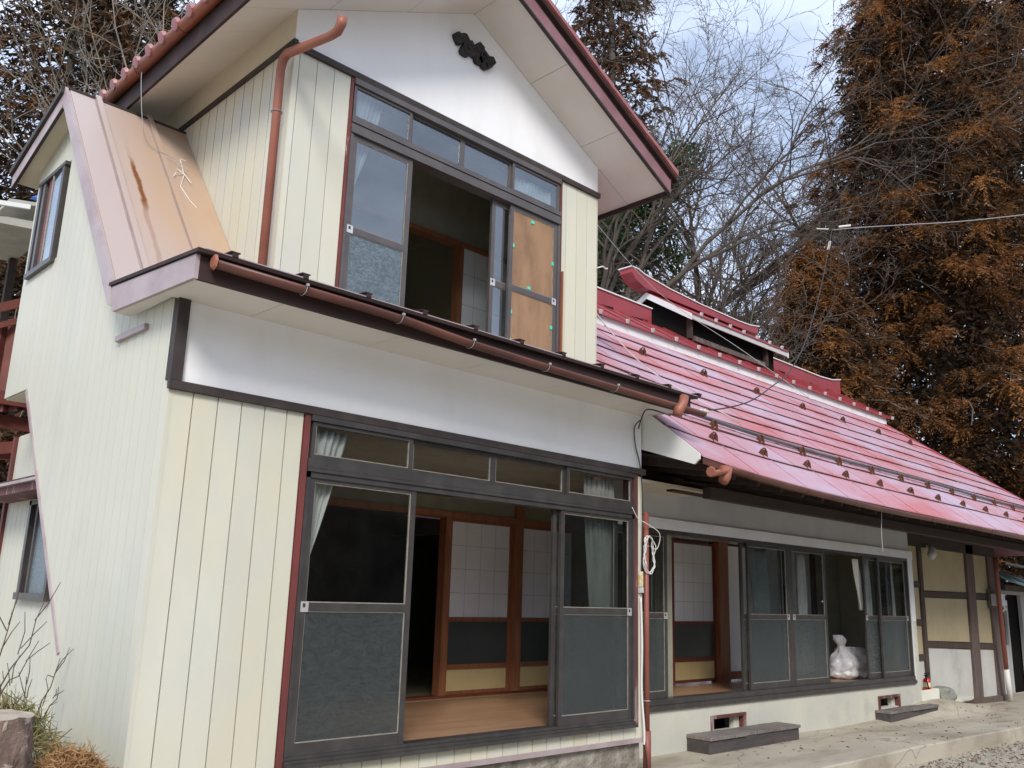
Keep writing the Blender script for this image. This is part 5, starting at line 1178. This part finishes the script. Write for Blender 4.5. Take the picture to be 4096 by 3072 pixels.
def conifer(label, base, height, rad, m, seed, nl=150, zmin=.12, clump=80, leaf=(.10, .20, .03), name='cedar_tree', profile=None, group=None, puff=(.42, .42, .26), per=(7, 11), fill=0):
    q = np.random.RandomState(seed); base = np.array(base, float); t = thing(name, label, 'tree', tuple(base), group)
    MB().tube([tuple(base + np.array([.1 * math.sin(i), .1 * math.cos(i * 1.3), height * i / 10])) for i in range(11)], [max(.02, .34 * (1 - i / 10.2) * height / 18) for i in range(11)], 9).build('trunk', 'bark_dark', t, smooth=True)
    Cs = []; Ds = []; limbs = []
    for i in range(nl):
        zf = zmin + (1 - zmin) * ((i + q.uniform()) / nl) ** .92
        prof = profile(zf) if profile else min(1, (1 - zf) * 2.2) ** .7
        L = rad * prof * q.uniform(.65, 1.12); a = i * 2.399 + q.uniform(-.4, .4)
        o = base + np.array([0, 0, height * zf]); dirv = np.array([math.cos(a), math.sin(a), 0])
        k = 8; P = []
        for s in range(k + 1):
            f_ = s / k; P.append(o + dirv * L * f_ + np.array([0, 0, L * (.18 * f_ - .42 * f_ * f_)]) + q.normal(size=3) * .05 * f_)
        P = np.array(P); limbs.append((P, np.linspace(.055, .012, k + 1), 1))
        n_c = q.randint(per[0], per[1]) if L > .8 else 4
        for c in range(n_c):
            f_ = (.25 + .75 * (c + q.uniform()) / n_c) * k; s = min(int(f_), k - 1); p = P[s] + (P[s + 1] - P[s]) * (f_ - s)
            side = np.cross(dirv, [0, 0, 1]) * q.normal() * .38 * L * .35 + np.array([0, 0, q.normal() * .12])
            Cs.append(p + side); Ds.append(dirv * .8 + np.array([0, 0, -.25]) + q.normal(size=3) * .25)
    Cs = np.array(Cs); Ds = unit(np.array(Ds)); nc = len(Cs)
    sz = q.uniform(.65, 1.25, nc)
    nt = 16; ns = max(4, clump // nt)
    A = q.normal(size=(nc, ns, 3)) * np.array([1, 1, .55]) + Ds[:, None, :] * .9 + np.array([0, 0, .05]); A /= np.linalg.norm(A, axis=2, keepdims=True)
    Ls = puff[0] * 1.15 * sz[:, None] * q.uniform(.55, 1.2, (nc, ns)); T_ = (np.arange(nt) + .5)[None, None, :] / nt * np.ones((nc, ns, 1)) + q.uniform(-.03, .03, (nc, ns, nt))
    LT = Ls[:, :, None] * T_
    C = Cs[:, None, None, :] + A[:, :, None, :] * LT[..., None]; C[..., 2] -= .55 * LT * T_ * puff[2] / .34
    sd = np.cross(A, np.array([0, 0, 1.0])) + q.normal(size=A.shape) * .35; sd /= np.linalg.norm(sd, axis=2, keepdims=True) + 1e-9
    sgn = np.where(np.arange(nt) % 2 == 0, 1.0, -1.0)[None, None, :, None]
    D = A[:, :, None, :] * .75 + sd[:, :, None, :] * sgn * .75 + np.array([0, 0, -.45]) * T_[..., None] + q.normal(size=C.shape) * .22
    C = (C + sd[:, :, None, :] * sgn * .03).reshape(-1, 3); D = unit(D.reshape(-1, 3))
    n_ = len(C); V, Fq = leaf_quads(C, D, q.uniform(leaf[0], leaf[1], n_), np.full(n_, leaf[2]) * q.uniform(.7, 1.4, n_), q)
    if fill:     # old inner foliage, coloured dark to paint the shade inside the crown
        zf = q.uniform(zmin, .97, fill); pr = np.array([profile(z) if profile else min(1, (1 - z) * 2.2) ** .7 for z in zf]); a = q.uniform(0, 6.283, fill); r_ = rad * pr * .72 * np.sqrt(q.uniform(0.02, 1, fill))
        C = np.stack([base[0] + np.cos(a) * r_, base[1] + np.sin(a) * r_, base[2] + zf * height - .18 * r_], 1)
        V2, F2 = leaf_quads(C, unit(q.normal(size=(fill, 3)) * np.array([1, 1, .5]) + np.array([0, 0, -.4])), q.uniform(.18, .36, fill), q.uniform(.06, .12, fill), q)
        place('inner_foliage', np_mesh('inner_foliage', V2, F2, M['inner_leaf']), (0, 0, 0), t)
    place('foliage', np_mesh('foliage', V, Fq, M[m]), (0, 0, 0), t)
    place('limbs', seg_mesh('limbs', limbs, M['bark_dark'], sides=(5, 4)), (0, 0, 0), t)
    return t

# big rust-brown cedar on the right and its neighbours
p = at(2090, 1290, 28.0); p.z = -.2
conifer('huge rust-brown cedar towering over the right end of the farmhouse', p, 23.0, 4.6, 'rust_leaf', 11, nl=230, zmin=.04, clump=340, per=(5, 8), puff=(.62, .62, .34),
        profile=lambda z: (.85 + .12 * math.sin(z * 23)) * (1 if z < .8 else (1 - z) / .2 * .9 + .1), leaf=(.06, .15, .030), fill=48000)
p = at(1795, 1290, 24.5); p.z = -.2
conifer('lower brown cedar filling the gap left of the huge cedar', p, 11.3, 3.0, 'rust_leaf', 12, nl=115, zmin=.08, clump=260, per=(3, 6), puff=(.6, .6, .34), leaf=(.06, .15, .028), fill=18000, profile=lambda z: .9 if z < .6 else (1 - z) / .4 * .8 + .12)
p = at(2330, 1290, 33.0); p.z = -.2
conifer('rust-brown cedar at the right picture edge behind the huge one', p, 24.0, 4.4, 'brown_leaf', 13, nl=120, zmin=.05, clump=80, leaf=(.12, .24, .05), profile=lambda z: .9 if z < .7 else (1 - z) / .3, fill=9000)
# brown cedars behind the two-storey house
for i, (px, d, hgt, rad, lab) in enumerate([(1310, 33, 30, 3.2, 'brown cedar just right of the white gable peak behind bare branches'), (-40, 30, 24, 4.2, 'dark brown cedar at the far left picture edge'), (150, 33, 26, 4.2, 'dark brown cedar behind the left end of the tan roof'),
                                            (400, 37, 27, 4.0, 'brown cedar showing above the peeling gutter on the left')]):
    p = at(px, 1290, d); p.z = .2
    conifer(lab, p, hgt, rad, 'brown_leaf', 20 + i, nl=130, zmin=.10, clump=95, leaf=(.13, .26, .055), per=(5, 9), puff=(.6, .6, .34), group='brown cedars behind the houses', profile=lambda z: .9 if z < .75 else (1 - z) / .28, fill=14000 if px < 1000 else 5000)
p = at(30, 1290, 24); p.z = .3
conifer('low dark cedar behind the rust-red steel frame', p, 10.0, 3.4, 'brown_leaf', 31, nl=80, zmin=.1, clump=110, leaf=(.12, .24, .05), fill=9000, group='brown cedars behind the houses')

# bare trees in the middle
def bt(label, px, d, lean, L, r0, seed, **kw):
    p = at(px, 1290, d); p.z = -.1
    ln = right * lean[0] + fwd * lean[1]
    return bare_tree(label, (p.x, p.y, p.z), (ln.x, ln.y, 1.0), L, r0, seed, **kw)
K = dict(kids=(6, 7, 8, 7, 4), ang=(.65, .62, .7, .75, .8), ratio=(.66, .58, .5, .46, .45), wig=.10, up=.02, first=.34, nseg=(10, 8, 6, 4, 3), levels=4)
BR = np.array(tuple(right)); BR[2] = 0
t1, s1 = bt('bare tree with ivy leaning right beside the upper right wall', 1105, 24, (.12, .0), 14.8, .25, 41, **{**K, 'bias': BR * .085, 'up': .0, 'ang': (.45, .6, .7, .75, .8), 'first': .42})
t2, s2 = bt('bare tree rising behind the ridge vent', 1450, 26, (.12, .05), 17.5, .21, 42, **K)
t3, s3 = bt('forked bare tree right of the ridge vent', 1590, 25, (.08, 0), 12.0, .17, 43, **K)
t4, s4 = bt('bare tree reaching towards the huge cedar', 1640, 30, (.0, 0), 13.0, .17, 44, **K)
t5, s5 = bt('tall bare tree whose twigs fill the sky at the top centre', 1060, 28, (.12, 0), 20.0, .25, 45, **{**K, 'bias': BR * .075, 'up': .0, 'ang': (.45, .6, .7, .75, .8), 'first': .42})
t6, s6 = bt('slim bare tree behind the right slope of the gable roof', 1330, 31, (.05, 0), 18.5, .22, 46, **{**K, 'bias': BR * .06, 'up': .0})
t7, s7 = bt('slim bare tree standing between the vent and the huge cedar', 1520, 33, (.10, 0), 20.5, .19, 47, **K)
t8, s8 = bt('bare tree whose crown shows just right of the gable tip', 1320, 36, (.20, 0), 19.5, .21, 48, **K)
t9, s9 = bt('thin bare tree low behind the farmhouse ridge', 1440, 22, (.10, 0), 10.0, .11, 49, **K)
KP = dict(kids=(6, 5, 5, 5), ang=(.55, .65, .7, .7), ratio=(.55, .52, .45, .4), wig=.13, up=.03, m='bark_pale')
for i, (px, d, ln, L, lab) in enumerate([(110, 19, .05, 12, 'pale bare tree in front of the dark cedars, left of the tan ridge'), (250, 22, .08, 14.5, 'pale bare tree rising behind the tan ridge'), (-60, 17, .12, 10.5, 'pale bare tree leaning in from the left picture edge'),
                                         (330, 26, .12, 17, 'pale twiggy tree above the peeling gutter'), (30, 24, -.02, 14, 'pale bare tree near the left picture edge')]):
    bt(lab, px, d, (ln, 0), L, .085, 60 + i, **KP)

# ivy and evergreen leaves on the leaning trees
def ivy(label, pts, n_per, seed, puff):
    q = np.random.RandomState(seed); P = np.array([tuple(x) for x in pts]); n_ = len(P) * n_per
    C = np.repeat(P, n_per, 0) + q.normal(size=(n_, 3)) * puff; D = unit(q.normal(size=(n_, 3)) + np.array([0, 0, -.5]))
    V, Fq = leaf_quads(C, D, q.uniform(.08, .16, n_), q.uniform(.05, .09, n_), q)
    o = place('ivy', np_mesh('ivy', V, Fq, M['green_leaf']), (0, 0, 0)); return tag(recenter(o), label, 'ivy')
ivy('dark green ivy clinging to the leaning tree beside the upper wall', [at(x, y, 23.6) for x, y in [(1310, 560), (1320, 530), (1335, 500), (1350, 470), (1380, 445), (1410, 420), (1440, 390), (1460, 360), (1480, 335), (1330, 540), (1400, 395), (1430, 410)]], 420, 5, (.28, .28, .22))
ivy('green ivy on the trunks just above the farmhouse ridge', [at(x, y, 24.5) for x, y in [(1310, 610), (1330, 590), (1380, 560), (1420, 530), (1440, 500), (1455, 560), (1340, 625), (1300, 640)]], 260, 6, (.26, .26, .24))

# saplings at the left corner
def sapling(label, base, tips, seed):
    q = np.random.RandomState(seed); t = thing('sapling', label, 'sapling', base, 'leafless saplings by the left wall')
    for k, tip in enumerate(tips):
        b = np.array(base); e = np.array(tip); P = [b + (e - b) * f_ + q.normal(size=3) * .012 * (0 < f_ < 1) for f_ in np.linspace(0, 1, 7)]
        s = MB().tube([tuple(p_) for p_ in P], [.007 * (1 - .7 * i / 6) for i in range(7)], 5).build('stem', 'bark_twig', t)
        mb = MB()
        for j in range(4):
            f_ = q.uniform(.35, .9); p_ = b + (e - b) * f_; d_ = (e - b) * .28 * q.uniform(.6, 1.2) + q.normal(size=3) * .05
            mb.tube([tuple(p_), tuple(p_ + d_ * .5 + q.normal(size=3) * .01), tuple(p_ + d_)], [.0035, .003, .002], 4)
        mb.build('twig', 'bark_twig', s)
    return t
sapling('leafless sapling with several stems behind the log', (1.66, .75, .70), [(1.55, .75, 1.52), (1.78, .78, 1.55), (1.95, .8, 1.50), (1.92, .72, 1.25)], 2)
sapling('thin leafless sapling at the left picture edge', (1.45, .6, .70), [(1.50, .62, 1.62), (1.40, .6, 1.45), (1.60, .6, 1.35)], 3)
sapling('low thin twigs against the slanted wing edge', (2.0, .9, .62), [(2.17, 1.05, 1.12), (1.95, .95, 1.02), (2.15, .95, .95)], 4)

# pebbles and leaves on the yard
q = np.random.RandomState(21); n_ = 9000
X = 8 + q.uniform(0, 1, n_) ** 1.3 * 14; Y = -.84 - q.uniform(0, 1, n_) ** 1.2 * 3.2
Z = np.array([ground_h(x, y) for x, y in zip(X, Y)]) + .02 * 0 + .012
S_ = q.uniform(.008, .028, n_)
tet = np.array([[1, 0, -.4], [-.5, .87, -.4], [-.5, -.87, -.4], [.1, .1, .6]])
ang = q.uniform(0, 6.28, n_); ca, sa = np.cos(ang), np.sin(ang)
V = np.stack([np.stack([tet[k, 0] * ca - tet[k, 1] * sa, tet[k, 0] * sa + tet[k, 1] * ca, np.full(n_, tet[k, 2])], 1) for k in range(4)], 1) * S_[:, None, None] + np.stack([X, Y, Z], 1)[:, None, :]
i = np.arange(n_)[:, None] * 4
Fq = np.concatenate([i + np.array([[0, 1, 3]]), i + np.array([[1, 2, 3]]), i + np.array([[2, 0, 3]])])
o = place('gravel', np_mesh('gravel', V.reshape(-1, 3), Fq, M['pebble']), (0, 0, 0)); stuff(o, 'loose pale gravel scattered in front of the apron', 'gravel')
n_ = 2100
X = 8 + q.uniform(0, 1, n_) * 14; Y = -.86 - np.abs(q.normal(size=n_)) * .55; Y[:220] = q.uniform(-.78, .45, 220)
Z = np.array([(ground_h(x, y) + .02 if y < -.8 else apron_h(x, y) + .006) for x, y in zip(X, Y)]) + q.uniform(0, .02, n_) * (Y < -.8)
D = unit(q.normal(size=(n_, 3)) * np.array([1, 1, .15]))
V, Fq = leaf_quads(np.stack([X, Y, Z], 1), D, q.uniform(.025, .07, n_), q.uniform(.008, .022, n_), q)
o = place('leaf_litter', np_mesh('leaf_litter', V, Fq, M['leaf_litter']), (0, 0, 0)); stuff(o, 'brown fallen leaves along the edge of the apron', 'leaves')

# wood on the far side of the yard (behind the photographer; seen in the panes)
q = np.random.RandomState(77); n_ = 42000
A = q.uniform(math.pi * 1.02, math.pi * 1.98, n_); rad_ = q.uniform(30, 36, n_)
hh = 6.0 + np.clip((A - 4.5) * 9, 0, 5.5) + 1.4 * np.sin(A * 9) + 1.6 * np.sin(A * 23 + 1)
Zf = q.uniform(0, 1, n_) ** .8
C = np.stack([3 + np.cos(A) * rad_, -4 + np.sin(A) * rad_, Zf * hh], 1)
V, Fq = leaf_quads(C, unit(q.normal(size=(n_, 3))), q.uniform(.9, 1.9, n_), q.uniform(.7, 1.3, n_), q)
o = place('far_wood', np_mesh('far_wood', V, Fq, M['wood_far']), (0, 0, 0)); stuff(o, 'dark wood on the far side of the yard, seen only in the panes', 'wood')
